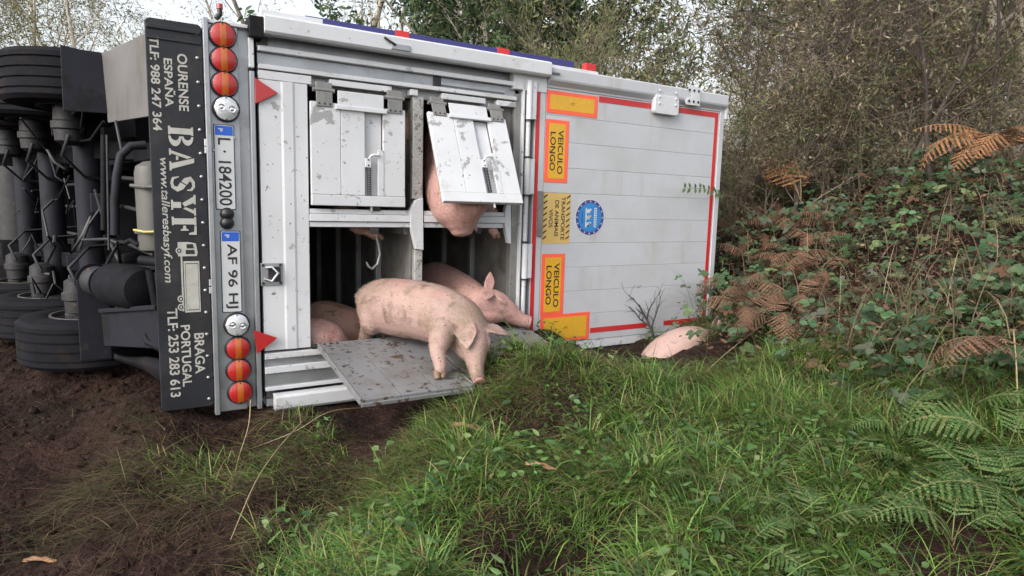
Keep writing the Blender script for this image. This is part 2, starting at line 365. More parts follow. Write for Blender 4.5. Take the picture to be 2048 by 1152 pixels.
# stencil slab lettering
def arc(cx, cy, rx, ry, ix, iy, t0, t1, n=14):
    o = [(cx+rx*math.cos(R_(t0+(t1-t0)*k/n)), cy+ry*math.sin(R_(t0+(t1-t0)*k/n))) for k in range(n+1)]
    i = [(cx+ix*math.cos(R_(t1+(t0-t1)*k/n)), cy+iy*math.sin(R_(t1+(t0-t1)*k/n))) for k in range(n+1)]
    return o+i
def stroke(pts, ws):
    l, r = [], []
    for i, p in enumerate(pts):
        q0, q1 = pts[max(0, i-1)], pts[min(len(pts)-1, i+1)]
        dx, dy = q1[0]-q0[0], q1[1]-q0[1]; n = math.hypot(dx, dy); dx /= n; dy /= n
        l.append((p[0]-dy*ws[i]/2, p[1]+dx*ws[i]/2)); r.append((p[0]+dy*ws[i]/2, p[1]-dx*ws[i]/2))
    return l+r[::-1]
STEM = [(0, 0), (.40, 0), (.40, .07), (.36, .1), (.36, .9), (.40, .93), (.40, 1), (0, 1), (0, .93), (.08, .9), (.08, .1), (0, .07)]
LET = {'B': (1.0, [STEM, arc(.46, .76, .42, .24, .17, .155, 90, -90), arc(.46, .26, .48, .26, .20, .17, 90, -90)]),
 'A': (1.08, [[(.40, 1), (.62, 1), (.95, .08), (1.03, .08), (1.03, 0), (.60, 0), (.60, .08), (.68, .08)], [(.36, .9), (.44, .72), (.22, .08), (.30, .08), (.30, 0), (0, 0), (0, .08), (.08, .08)], [(.32, .27), (.54, .27), (.50, .36), (.35, .36)]]),
 'S': (.95, [stroke([(.80, .66), (.78, .84), (.62, .94), (.40, .93), (.25, .80), (.32, .66), (.46, .56)], [.04, .12, .12, .14, .24, .27, .27]), stroke([(.50, .52), (.66, .42), (.76, .28), (.66, .10), (.45, .06), (.24, .12), (.16, .36)], [.27, .27, .24, .14, .12, .12, .04])]),
 'Y': (1.0, [[(0, 1), (.46, 1), (.46, .92), (.39, .92), (.57, .55), (.42, .44), (.08, .92), (0, .92)], [(.64, 1), (1, 1), (1, .92), (.92, .92), (.67, .48), (.60, .58), (.74, .92), (.64, .92)], [(.36, .40), (.64, .40), (.64, .08), (.74, .08), (.74, 0), (.26, 0), (.26, .08), (.36, .08)]]),
 'F': (.86, [STEM, [(.42, 1), (.85, 1), (.85, .68), (.77, .68), (.70, .9), (.42, .92)], [(.42, .57), (.55, .57), (.6, .67), (.66, .67), (.66, .35), (.6, .35), (.55, .45), (.42, .45)]])}
tot = sum(LET[k][0] for k in 'BASYF') + 4*.03; x = 0
bt, bb = pxb(360, 253), pxb(378, 470); ba = at(336, 258)[0]; bh = at(386, 258)[0]-ba
for ch in 'BASYF':
    wd, polys = LET[ch]; mb = MB()
    for p in polys:
        p = [(q[0]*(.97 if ch != 'F' else 1), q[1]) for q in p]
        mb.prism(p, .0015, .003, lambda u, v_, w_: (ba+v_*bh, bt-(x+u)/tot*(bt-bb), w_))
    mb.build('stencil_letter', M['cream'], bumper); x += wd + .03
# truck pictogram
pt, pb = pxb(375, 484), pxb(390, 624); pl = pt-pb; P0 = pxa(353,490); PH = pxa(397,490)-P0
def pic(poly, m, z=.003): MB().prism(poly, .001, z, lambda u, v_, w_: (P0+v_*PH, pt-u*pl, w_)).build('pictogram', m, bumper)
pic([(.27, .28), (1, .28), (1, 1), (.27, 1)], M['cream'])
for (u0, u1, v0, v1) in ((.30, .97, .345, .36), (.30, .97, .93, .945), (.30, .31, .36, .93), (.96, .97, .36, .93)): pic([(u0, v0), (u1, v0), (u1, v1), (u0, v1)], M['ink'], .0036)
pic([(0, .05), (.2, .05), (.2, .9), (.15, .95), (.02, .88), (0, .55)], M['cream'])
pic([(.03, .45), (.09, .45), (.09, .78), (.03, .74)], M['ink'], .0036); pic([(.11, .4), (.17, .4), (.17, .82), (.11, .80)], M['ink'], .0036)
pic([(.2, .16), (.98, .16), (.98, .24), (.2, .24)], M['cream'])
for u in (.12, .80, .92):
    ring = [(.0+u+.048*math.cos(t*.4488), .10+.15*math.sin(t*.4488)) for t in range(14)]
    pic(ring, M['cream'], .0040); pic([(u+.032*math.cos(t*.4488), .10+.10*math.sin(t*.4488)) for t in range(14)], M['ink'], .0046)
    pic([(u+.016*math.cos(t*.4488), .10+.05*math.sin(t*.4488)) for t in range(14)], M['cream'], .0052)
# --- lamp channel
lb = thing('lamp_channel', None, None, parent=T_)
LA0 = -.350
box('channel_flange', M['alu'], lb, LA0, LA0+.030, .01, 2.50, -.03, .028)
box('channel_web', M['alu'], lb, LA0+.030, -.150, .02, 2.49, -.03, .0)
box('channel_recess', M['alu'], lb, -.150, -.088, .02, 2.49, -.06, -.028)
box('channel_flange', M['alu'], lb, -.088, -.058, .01, 2.22, -.06, .014)
box('channel_flange', M['worn'], lb, -.090, -.058, 2.24, 2.50, -.06, .014)
box('end_cap', M['worn'], lb, LA0+.032, -.092, 2.472, 2.494, -.02, .02)
box('piano_hinge', M['steel'], T_, BA1+.0005, LA0-.0005, .1, 2.44, -.03, .01, 0)
for py in (285, 300, 565, 580): MB().cyl((-.351, pxb(408, py)+.02, .012), (-.351, pxb(408, py)-.02, .012), .011, n=10).build('hinge_barrel', M['alu'], lb)
def lamp(px, py, kind):
    a, b = at(px, py, .03); r = .077
    t = thing('tail_lamp' if kind == 'red' else 'reversing_lamp', None, None, parent=T_); t.location = (a, b, .0)
    MB().lathe((0, 0, 0), (0, 0, 1), [(r*1.02, 0), (r*1.06, .012), (r*1.04, .024), (r*.95, .032), (r*.9, .030)], 32).build('housing', M['blackplastic'], t, smooth=50)
    R0 = r*.93
    def seg(x0, x1):
        n = 12; pts = [(x0+(x1-x0)*k/n) for k in range(n+1)]; f = lambda x: math.sqrt(max(0, R0*R0-x*x))
        return [(x, -f(x)) for x in pts] + [(x, f(x)) for x in pts[::-1]]
    def dome(x0, x1, m, nm):
        n, k = 8, 14; V = []; Fq = []
        for i in range(n+1):
            x = x0+(x1-x0)*i/n; yy = math.sqrt(max(1e-9, R0*R0-x*x))
            for j in range(k+1):
                y = -yy+2*yy*j/k; V.append((x, y, .030+.016*(1-(x*x+y*y)/(R0*R0))))
        for i in range(n):
            for j in range(k): Fq.append((i*(k+1)+j, (i+1)*(k+1)+j, (i+1)*(k+1)+j+1, i*(k+1)+j+1))
        MB().add(V, Fq).build(nm, m, t, smooth=True, fix=False)
    if kind == 'red':
        dome(-R0, -.019, M['redlens'], 'lens'); dome(-.0185, .0185, M['amber'], 'amber_band'); dome(.019, R0, M['redlens'], 'lens')
    else:
        dome(-R0, R0, M['clear'], 'lens')
        for s in (-1, 1):
            MB().lathe((s*.03, -.004*s, .041), (0, 0, 1), [(.022, 0), (.021, .006), (.013, .004), (.004, .007)], 12).build('bulb_cluster', M['chrome'], t, smooth=30)
    for s in (-1, 1): MB().lathe((0, s*R0*.90, .032), (0, 0, 1), [(.005, 0), (.004, .004)], 8).build('screw', M['steel'], t)
for x, y, k in ((446.7, 69.5, 'red'), (449, 119, 'red'), (451, 168, 'red'), (454, 217, 'clear'), (475.5, 650, 'clear'), (477.5, 697, 'red'), (479, 741, 'red'), (482, 785, 'red')): lamp(x-1, y, k)
# plates
def plate(px0, py0, px1, py1, txt, word):
    a0, b0 = at(px0, py0, .006); a1 = a0 + .110; b1 = b0-.520
    p = thing('number_plate', None, None, parent=T_)
    MB().prism(rrect(a0-.005, a1+.005, b1-.005, b0+.005, .008), .001, .005).build('plate_holder', M['blackplastic'], p)
    MB().prism(rrect(a0, a1, b1, b0, .006), .005, .008).build('plate', M['platewhite'], p)
    MB().prism(rrect(a0+.004, a1-.004, b0-.062, b0-.004, .003), .008, .009).build('country_band', M['plateblue'], p)
    text('P', a0+.022, a0+.048, b0-.020, b0-.040, .0095, M['platewhite'], p, .02)
    text(txt, a0+.018, a0+.092, b0-.078, b1+.022, .0095, M['ink'], p, .012)
plate(428, 249, 0, 0, 'L · 184200', 1)
plate(441.5, 463, 0, 0, 'AF 96 HJ', 2)
for py in (428, 446):
    a, b = at(455, py, .01); MB().lathe((a-.002, b, .0), (0, 0, 1), [(.042, 0), (.041, .018), (.030, .034), (.012, .042), (.001, .044)], 20).build('plate_lamp', M['blackplastic'], lb, smooth=60)
for px, py in ((468, 276), (427, 300)):
    a, b = at(px, py); MB().lathe((a, b, -.02), (0, 0, 1), [(.012, 0), (.012, .02), (.008, .03)], 10).build('bolt', M['alu'], lb)
# marker stalk
st = thing('marker_lamp', None, None, parent=T_)
p0 = Vector(loc(432, 38, -.05)); p1 = Vector(loc(440, 28, -.05)); p2 = Vector(loc(439, 8, -.05))
MB().tube([p0, p1, (p1+p2)/2], [.016, .016, .014], 10).build('stalk', M['blackplastic'], st, smooth=40)
MB().tube([(p1+p2)/2, p2], [.019, .018], 12).build('lens', M['redlens'], st, smooth=40)
# --- triangular reflectors
for py, s in ((182, 1), (682, -1)):
    a, b = at(509, py); mb = MB()
    mb.prism([(a, b+.082), (a, b-.082), (a+.142, b)], .012, .02)
    o = mb.build('triangle_reflector', M['redlens'], T_, .003)
    if s < 0:
        o.data.transform(Matrix.Translation((a, b, 0)) @ Matrix.Rotation(R_(7), 4, 'Z') @ Matrix.Translation((-a-.0, -b, .02)))
# --- white corner post/panel beside the openings
tb('dark_gap', M['chassis'], -.058, -.035, .06, 2.46, -.10, -.05)
pn = MB()
prof = [(-.034, .0), (.10, .0), (.115, .006), (.175, .006), (.19, .0), (.272, .0), (.272, -.05), (-.034, -.05)]
pn.prism([(p[0], p[1]) for p in prof], .402, 2.178, lambda u, v_, w_: (u, w_, v_))
pn.build('corner_panel', M['worn'], T_, .003)
# latch on the panel
a, b = at(545, 548)
lt = thing('latch', None, None, parent=T_)
box('latch_plate', M['alu'], lt, a-.075, a+.065, b-.078, b+.075, .001, .008)
box('latch_bowl', M['steel'], lt, a-.03, a+.05, b-.05, b+.05, .008, .02)
MB().tube([(a-.045, b+.045, .02), (a-.01, b+.05, .035), (a+.03, b+.01, .04), (a-.01, b-.045, .035), (a-.05, b-.03, .02)], .010, 8).build('latch_handle', M['alu'], lt, smooth=50)
for da, db in ((-.06, .06), (.05, .06), (-.06, -.06), (.05, -.06)): MB().lathe((a+da, b+db, .008), (0, 0, 1), [(.010, 0), (.009, .006)], 8).build('bolt', M['steel'], lt)
# --- rails along the upper side
tb('rail_backing', M['alu'], -.034, 1.90, 2.178, 2.455, -.10, -.07)
tb('side_rail', M['white'], -.034, 1.86, 2.352, 2.385, -.07, .012)
tb('side_rail_web', M['alu'], -.034, 1.90, 2.275, 2.35, -.07, -.03)
tb('side_rail', M['white'], -.034, 1.895, 2.243, 2.272, -.07, .008)
tb('side_rail', M['worn'], -.034, .30, 2.18, 2.235, -.07, .002)
for a0, a1 in ((.42, .86), (1.0, 1.06), (1.25, 1.62), (1.72, 1.895)): tb('side_rail', M['worn'], a0, a1, 2.19, 2.232, -.07, .0)
tb('rail_clamp', M['steel'], 1.19, 1.25, 2.275, 2.35, -.03, -.015)
tb('side_rail_web', M['alu'], 1.25, 1.80, 2.29, 2.318, -.03, -.012)
# --- top edge beam proud of the rear
beam = MB().prism([(2.447, .0), (2.447, .075), (2.462, .09), (2.55, .09), (2.562, .075), (2.562, -.13), (2.525, -.13), (2.525, .0)], -.005, 2.165, lambda u, v_, w_: (w_, u, v_)).build('top_edge_beam', M['white'], T_, .003)
tb('beam_cap', M['white'], -.01, .38, 2.563, 2.61, -.14, .0)
tb('blue_edge_strip', M['bluestripe'], .30, 2.55, 2.564, 2.655, -.19, -.143)
for x in (805, 1008, 1184):
    a, b = at(x, 78, -.14); tb('red_marker_tape', M['redtape'], a-.055, a+.055, 2.5645, 2.662, -.195, -.138)
MB().tube([loc(500, 40, .0), loc(506, 33, .0), loc(514, 40, .0)], .012, 8).build('shackle', M['steel'], T_, smooth=50)
tb('beam_end', M['chassis'], -.09, -.006, 2.42, 2.545, -.1, .07)
a, b = at(785, 88, .09)
MB().tube([(a-.06, b+.035, .095), (a-.02, b+.01, .105), (a+.02, b-.006, .105)], .008, 8).build('beam_latch', M['steel'], T_); tb('latch_plate', M['alu'], a-.01, a+.13, b-.035, b+.005, .0905, .1)
# --- lower side beams
zr = thing('sill_rail', None, None, parent=T_)
box('rail', M['white'], zr, -.034, .45, .345, .385, -.05, .012); box('rail', M['white'], zr, -.034, .55, .245, .29, -.05, .012)
box('rail_web', M['alu'], zr, -.034, .6, .29, .345, -.05, -.02); box('rail_web', M['alu'], zr, -.034, 2.0, .14, .245, -.05, -.008)
box('rail', M['white'], zr, -.034, 2.0, .125, .15, -.05, .012)
box('rail', M['worn'], zr, .45, 2.05, .345, .375, -.05, .0); box('rail', M['worn'], zr, .55, 2.05, .25, .285, -.05, .0)
MB().prism([(-.005, .0), (-.005, .07), (.015, .085), (.09, .085), (.105, .07), (.105, .0)], .015, 4.2, lambda u, v_, w_: (w_, u, v_)).build('bottom_edge_beam', M['white'], T_, .003)
# --- posts and cross bars of the openings
def checker(name, a0, a1, b0, b1, c):
    p = tb(name, M['checker'], a0, a1, b0, b1, c-.05, c)
    mb = MB(); i = 0; bb_ = b0+.02
    while bb_ < b1-.02:
        for k, aa in enumerate((a0+.22*(a1-a0), a0+.5*(a1-a0), a0+.78*(a1-a0))):
            s = 1 if (i+k) % 2 else -1; d = Vector((.6*s, .8, 0))*.012
            mb.bar(Vector((aa, bb_, c+.001))-d, Vector((aa, bb_, c+.001))+d, .006, .004)
        bb_ += .026; i += 1
    o = mb.build('tread_studs', M['checker'], p); o['kind'] = 'stuff'
    return p
checker('deck_edge', 1.03, 1.112, 1.45, 2.19, -.02)
checker('deck_edge', 1.055, 1.118, .43, 1.07, -.03)
for (a0, a1) in ((.275, 1.03), (1.114, 1.83)):
    cb = thing('cross_bar', None, None, parent=T_)
    box('bar_upper', M['white'], cb, a0, a1, 1.330, 1.362, -.05, -.004); box('bar_face', M['white'], cb, a0, a1, 1.278, 1.328, -.05, .010)
    box('bar_lower', M['worn'], cb, a0, a1, 1.238, 1.274, -.05, -.006)
    box('catch', M['steel'], cb, a0+.42, a0+.50, 1.355, 1.40, -.03, .012); box('catch', M['steel'], cb, a0+.43, a0+.49, 1.19, 1.24, -.03, .0)
for pts in (((821, 419), (832, 400), (846, 396), (847, 500), (832, 498), (821, 452)), ((1010, 425), (1014, 404), (1022, 404), (1022, 488), (1016, 486), (1010, 452))):
    MB().prism([at(x, y, .012) for x, y in pts], -.03, .014).build('gusset_bracket', M['white'], T_, .003)
tb('jamb', M['hingegrey'], 1.885, 1.945, .40, 2.30, -.08, -.01)
tb('jamb', M['inside'], 1.80, 1.885, 1.46, 2.19, -.10, -.06)
tb('jamb', M['white'], 1.86, 2.17, 2.33, 2.455, -.06, .02)
# small meat hook hanging in the lower opening
hk = [loc(x, y, -.12) for x, y in ((752, 472), (757, 490), (760, 508), (755, 528), (744, 538), (736, 532), (733, 524))]
MB().tube(hk, [.010]*5+[.009, .005], 8).build('steel_hook', M['hingegrey'], T_, smooth=60)
# --- hinge column of the right door
hc = thing('hinge_column', None, None, parent=T_)
box('hinge_post', M['worn'], hc, 1.947, 1.966, .25, 2.39, -.06, .02)
box('hinge_post', M['hingegrey'], hc, 1.967, 2.055, .25, 2.39, -.06, -.02)
for y0, y1, big in ((162, 240, 1), (242, 314, 0), (317, 390, 1), (392, 483, 0), (487, 557, 1), (559, 627, 0)):
    b0, b1 = pxb(1055, y0), pxb(1052, y1)
    if big:
        MB().cyl((2.006, b1, .018), (2.006, b0, .018), .026, n=16).build('knuckle', M['white'], hc, smooth=40)
        box('knuckle_leaf', M['white'], hc, 2.010, 2.066, b1+.006, b0-.004, -.02, .036)
    else:
        MB().cyl((2.004, b1, .012), (2.004, b0, .012), .019, n=14).build('pin', M['worn'], hc, smooth=40)
    MB().cyl((2.004, b1-.008, .015), (2.004, b1+.004, .015), .034, n=14).build('washer', M['steel'], hc)
box('hinge_foot', M['white'], hc, 1.967, 2.066, .25, .50, -.02, .012)
# --- right hand door
dr = thing('rear_door', None, None, parent=T_)
box('door_stile', M['door'], dr, 2.068, 2.168, .26, 2.43, -.05, .012)
box('edge_tape', M['redtape'], dr, 2.074, 2.112, .285, 2.41, .012, .0145, 0)
lines = [2.376, 2.165, 1.955, 1.745, 1.535, 1.325, 1.115, .905, .695, .485, .245]
for b0, b1 in zip(lines[:-1], lines[1:]): box('plank', M['door'], dr, 2.172, 4.205, b1+.0008, b0-.0008, -.045, .0085, .0018)
box('door_core', M['alu'], dr, 2.17, 4.2, .25, 2.38, -.06, -.046)
MB().prism([(2.378, -.05), (2.378, .012), (2.395, .014), (2.43, .05), (2.445, .055), (2.525, .055), (2.535, .045), (2.535, -.12)], 2.175, 4.27, lambda u, v_, w_: (w_, u, v_)).build('door_head', M['door'], dr, .003)
box('roof_edge', M['door'], dr, 4.207, 4.268, .245, 2.376, -.06, .02)
box('roof_edge', M['alu'], dr, 4.27, 4.285, .05, 2.30, -.10, -.01); box('hook_plate', M['white'], dr, 4.269, 4.30, 2.31, 2.46, -.08, .03)
box('door_foot', M['worn'], dr, 2.172, 4.205, .165, .243, -.05, .004)
ch, cr = .0085, .0115
box('red_tape', M['redtape'], dr, 2.715, 3.60, 2.318, 2.366, ch, cr, 0); box('red_tape', M['redtape'], dr, 3.60, 4.19, 2.3185, 2.3665, ch, cr, 0)
box('red_tape', M['redtape'], dr, 4.148, 4.191, .355, 2.318, ch, cr, 0)
box('red_tape', M['redtape'], dr, 2.725, 3.40, .306, .352, ch, cr, 0); box('red_tape', M['redtape'], dr, 3.62, 4.191, .308, .354, ch, cr, 0)
box('drip_rail', M['white'], dr, 2.2, 2.72, 2.536, 2.57, -.10, -.02); box('drip_rail', M['alu'], dr, 2.72, 4.0, 2.536, 2.556, -.10, -.07)
a, b = at(1105, 147, .05); MB().cyl((a-.1, b+.005, .06), (a+.06, b+.005, .06), .012, n=10).build('door_pin', M['alu'], dr)
def bracket(px0, px1, py0, py1, cut):
    a0, b0 = at(px0, py0, .06); a1, b1 = at(px1, py1, .06); t = thing('door_bracket', None, None, parent=T_)
    if cut: MB().prism([(a0+.03, b0-.115), (a0+.09, b0-.10), (a0+.02, b0+.02), (a1, b0-.01), (a1, b1), (a0+.02, b1), (a0+.005, b1+.03)], .056, .066).build('bracket_plate', M['white'], t, .003)
    else: MB().prism(rrect(a0, a1, b1, b0, .035), .013, .066).build('bracket_plate', M['white'], t, .004)
    for k in range(3):
        for s in ((a0+.045, a1-.045) if not cut else (a0+.05, (a0+a1)/2+.01, a1-.03)):
            bb_ = (b1+.09+k*.055 if not cut else b1+.035+k*.10)
            if cut and k > 1: continue
            MB().lathe((s, bb_, .066), (0, 0, 1), [(.012, 0), (.011, .007), (.004, .010)], 8).build('bolt', M['white'] if not cut else M['steel'], t)
bracket(1311, 1356, 188, 232, 0); bracket(1371, 1399, 170, 213, 1)
# --- warning boards and stickers
def board(px0, py0, px1, py1, lines_=None, small=False):
    a0, b0 = at(px0, py0, .012); a1, b1 = at(px1, py1, .012); t = thing('warning_board', None, None, parent=T_)
    box('border', M['orange'], t, a0, a1, b1, b0, .0085, .0125, .001)
    q = .035; box('face', M['yellow'], t, a0+q, a1-q, b1+q*.9, b0-q*.9, .0125, .0140, 0)
    if lines_:
        wv = (a1-a0-2*q)
        for k, s in enumerate(lines_):
            x0 = a0+q+wv*(.55-.47*k)
            text(s, x0, x0+wv*.33, b0-q-.045-(.02 if k else 0), b1+q+(.035 if not k else .06), .0150, M['ink'], t, .018)
        text('70', a0+q+.004, a0+q+.016, (b0+b1)/2+.02, (b0+b1)/2-.02, .0150, M['ink'], t)
    else: text('70 2', (a0+a1)/2-.02, (a0+a1)/2+.02, (b0+b1)/2+.012, (b0+b1)/2-.012, .0150, M['ink'], t)
board(1094, 179, 1194, 236.5)
board(1092, 237, 1134, 366, ('VEICULO', 'LONGO'))
board(1084, 508, 1125.5, 629, ('VEICULO', 'LONGO'))
board(1081, 631, 1177, 678)
a0, b0 = at(1087, 385, .012); a1, b1 = at(1138.5, 487, .012); t = thing('transport_sticker', None, None, parent=T_)
box('face', M['yellow2'], t, a0, a1, b1, b0, .0085, .0105, 0)
hh = b0-b1
for k in range(8):
    for s0 in (a0+.006, a1-.042):
        y = b0-.02-k*(hh-.03)/8
        MB().prism([(s0, y-.028), (s0+.036, y-.004), (s0+.036, y+.014-.004), (s0, y-.014)], .0105, .0115).build('stripe', M['ink'], t)
wv = a1-a0
text('TRANSPORTE', a0+wv*.66, a0+wv*.80, b0-.03, b1+.03, .0118, M['ink'], t, .012); text('DE ANIMAIS', a0+wv*.43, a0+wv*.57, b0-.06, b1+.06, .0118, M['ink'], t, .012)
text('VIVOS', a0+wv*.22, a0+wv*.36, b0-.135, b1+.135, .0118, M['ink'], t, .012)
box('lock_bar', M['hingegrey'], dr, 2.116, 2.164, pxb(1083, 473), pxb(1083, 382), .012, .03)
a, b = at(1180, 435, .012); r = .158; t = thing('round_sticker', None, None, parent=T_)
def disc(rr, z0, z1, m, nm, n=40, ca=0, cb_=0): MB().prism([(a+ca+rr*math.cos(2*math.pi*k/n), b+cb_+rr*math.sin(2*math.pi*k/n)) for k in range(n)], z0, z1).build(nm, m, t)
disc(r, .0085, .0100, M['platewhite'], 'rim'); disc(r*.965, .0100, .0108, M['navy'], 'ring'); disc(r*.80, .0108, .0116, M['skyblue'], 'disc')
for k in range(16):
    th = 2*math.pi*k/16; MB().prism([(a+r*.88*math.cos(th)+.009*math.cos(q*1.2566+.3)*(1 if q % 1 == 0 else .4), b+r*.88*math.sin(th)+.009*math.sin(q*1.2566+.3)) for q in range(5)], .0108, .0114).build('star', M['cream'], t)
MB().prism(rrect(a+.045, a+.072, b-.085, b+.085, .012), .0116, .0122).build('banner', M['platewhite'], t)
text('LIVESTOCK'[:0]+'IIIIIIII', a+.050, a+.067, b+.07, b-.07, .0124, M['navy'], t)
for k, (db, m_) in enumerate(((.055, 'platewhite'), (.0, 'cream'), (-.06, 'platewhite'))):
    MB().prism(rrect(a-.05, a-.036, b+db-.028, b+db+.028, .006), .0116, .0122).build('mark', M['platewhite'], t)
    disc(.019, .0116, .0123, M[m_], 'mark', 14, -.018, db)
    disc(.010, .0116, .0123, M[m_], 'mark', 12, .004, db+.012)
disc(.010, .0123, .0126, M['ink'], 'mark', 10, -.016, -.072); disc(.008, .0123, .0126, M['ink'], 'mark', 10, -.004, -.056)
for db in (.0,): MB().prism(rrect(a-.088, a-.080, b-.055, b+.055, .003), .0116, .0120).build('mark', M['navy'], t)
# --- hatch flaps
def flap(origin, wdt, h, tilt, yaw=0.):
    """s across (a), t down the flap, n outwards; hinged along its top edge"""
    g = thing('hatch_flap', None, None, parent=T_)
    g.matrix_local = Matrix.Translation(origin) @ Matrix.Rotation(R_(yaw), 4, 'Z') @ Matrix.Rotation(R_(-tilt), 4, 'X')
    Wm = M['worn']; q = wdt
    box('plank', Wm, g, 0, .30*q, -h+.075, -.055, -.018, .012); box('plank', Wm, g, .303*q, .555*q, -h+.075, -.055, -.018, .012)
    box('slot_plate', M['white'], g, .557*q, .752*q, -h+.075, -.08, -.034, -.022)
    box('plank', Wm, g, .755*q, q, -h+.075, -.055, -.018, .012)
    box('slot_cover', Wm, g, .695*q, .758*q, -h+.075, -h*.47, -.004, .016, .002)
    box('bottom_rail', Wm, g, 0, q, -h, -h+.073, -.02, .018)
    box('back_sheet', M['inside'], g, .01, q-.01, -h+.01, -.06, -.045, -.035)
    box('top_cap', M['white'], g, .27*q, .755*q, -.075, .03, .0125, .024); box('top_lip', M['white'], g, .245*q, .785*q, -.095, -.065, .0125, .032)
    sx = .60*q
    MB().cyl((sx, -h*.60, .006), (sx, -h+.05, .006), .006, n=8).build('latch_rod', M['worn'], g)
    pts = [(sx+.013*math.cos(k*.9), -h*.64-k*(h*.26/110), .008+.013*math.sin(k*.9)) for k in range(110)]
    MB().tube(pts, .0035, 5).build('spring', M['steel'], g)
    box('latch_block', M['white'], g, sx-.03, sx+.012, -h*.635, -h*.55, -.004, .02)
    for k in (.565, .615): MB().lathe((sx-.008, -h*k, .02), (0, 0, 1), [(.006, 0), (.006, .002)], 8).build('hole', M['chassis'], g)
    MB().tube([(sx, -h*.55, .012), (sx+.01, -h*.525, .02), (sx+.03, -h*.515, .024), (sx+.065, -h*.515, .024)], .009, 8).build('latch_handle', M['white'], g, smooth=50)
    MB().cyl((sx+.02, -h-.035, -.004), (sx+.02, -h+.02, -.004), .010, n=8).build('latch_tip', M['alu'], g)
    for hx in (.055*q, .80*q):
        hg = thing('hinge', None, None, parent=g) if False else None
        box('hinge_leaf', M['hingegrey'], g, hx, hx+.11, -.085, .012, .0125, .021); MB().cyl((hx-.02, .022, .008), (hx+.125, .022, .008), .015, n=10).build('hinge_barrel', M['hingegrey'], g, smooth=40)
        box('hinge_leaf', M['hingegrey'], g, hx, hx+.11, .03, .075, -.01, .012)
        for k in range(3): MB().lathe((hx+.02+k*.036, -.066, .021), (0, 0, 1), [(.007, 0), (.006, .004)], 8).build('bolt', M['steel'], g)
    return g
flap((.284, 2.128, .012), .668, .742, 0.6)
flap((1.116, 2.128, .014), .655, .765, 24.5, .0)
# --- fallen lower hatches serving as ramps
RAMPA = R_(98.5)
def ramp(a0, a1, b, Lr, ang, c=.012, yaw=0):
    g = thing('fallen_hatch', None, None, parent=T_)
    g.matrix_local = Matrix.Translation((a0, b, c)) @ Matrix.Rotation(R_(yaw), 4, 'Y') @ Matrix.Rotation(ang-math.pi/2, 4, 'X')
    q = a1-a0
    for k in range(3): box('plank', M['ramp'], g, q*k/3+.0015, q*(k+1)/3-.0015, -.016, .016, 0, Lr, .003)
    box('edge_trim', M['ramp'], g, -.012, -.0015, -.024, .02, 0, Lr); box('edge_trim', M['ramp'], g, q+.0015, q+.012, -.024, .02, 0, Lr)
    box('edge_trim', M['ramp'], g, -.01, q+.01, -.026, .0, Lr+.001, Lr+.014)
    for k in range(3): MB().lathe((.03+k*.045, .016, .03), (0, 1, 0), [(.012, 0), (.011, .002)], 10).build('hole', M['chassis'], g)
    box('seam_strip', M['alu'], g, .02, q*.42, .016, .019, .015, .022, 0)
    return g
ramp(.325, 1.045, .413, .97, RAMPA); ramp(1.11, 1.985, .425, .93, R_(101))
MB().cyl((.28, .405, .0), (1.05, .405, .0), .016, n=10).build('hatch_hinge', M['steel'], T_); MB().cyl((1.11, .415, .0), (1.98, .415, .0), .016, n=10).build('hatch_hinge', M['steel'], T_)
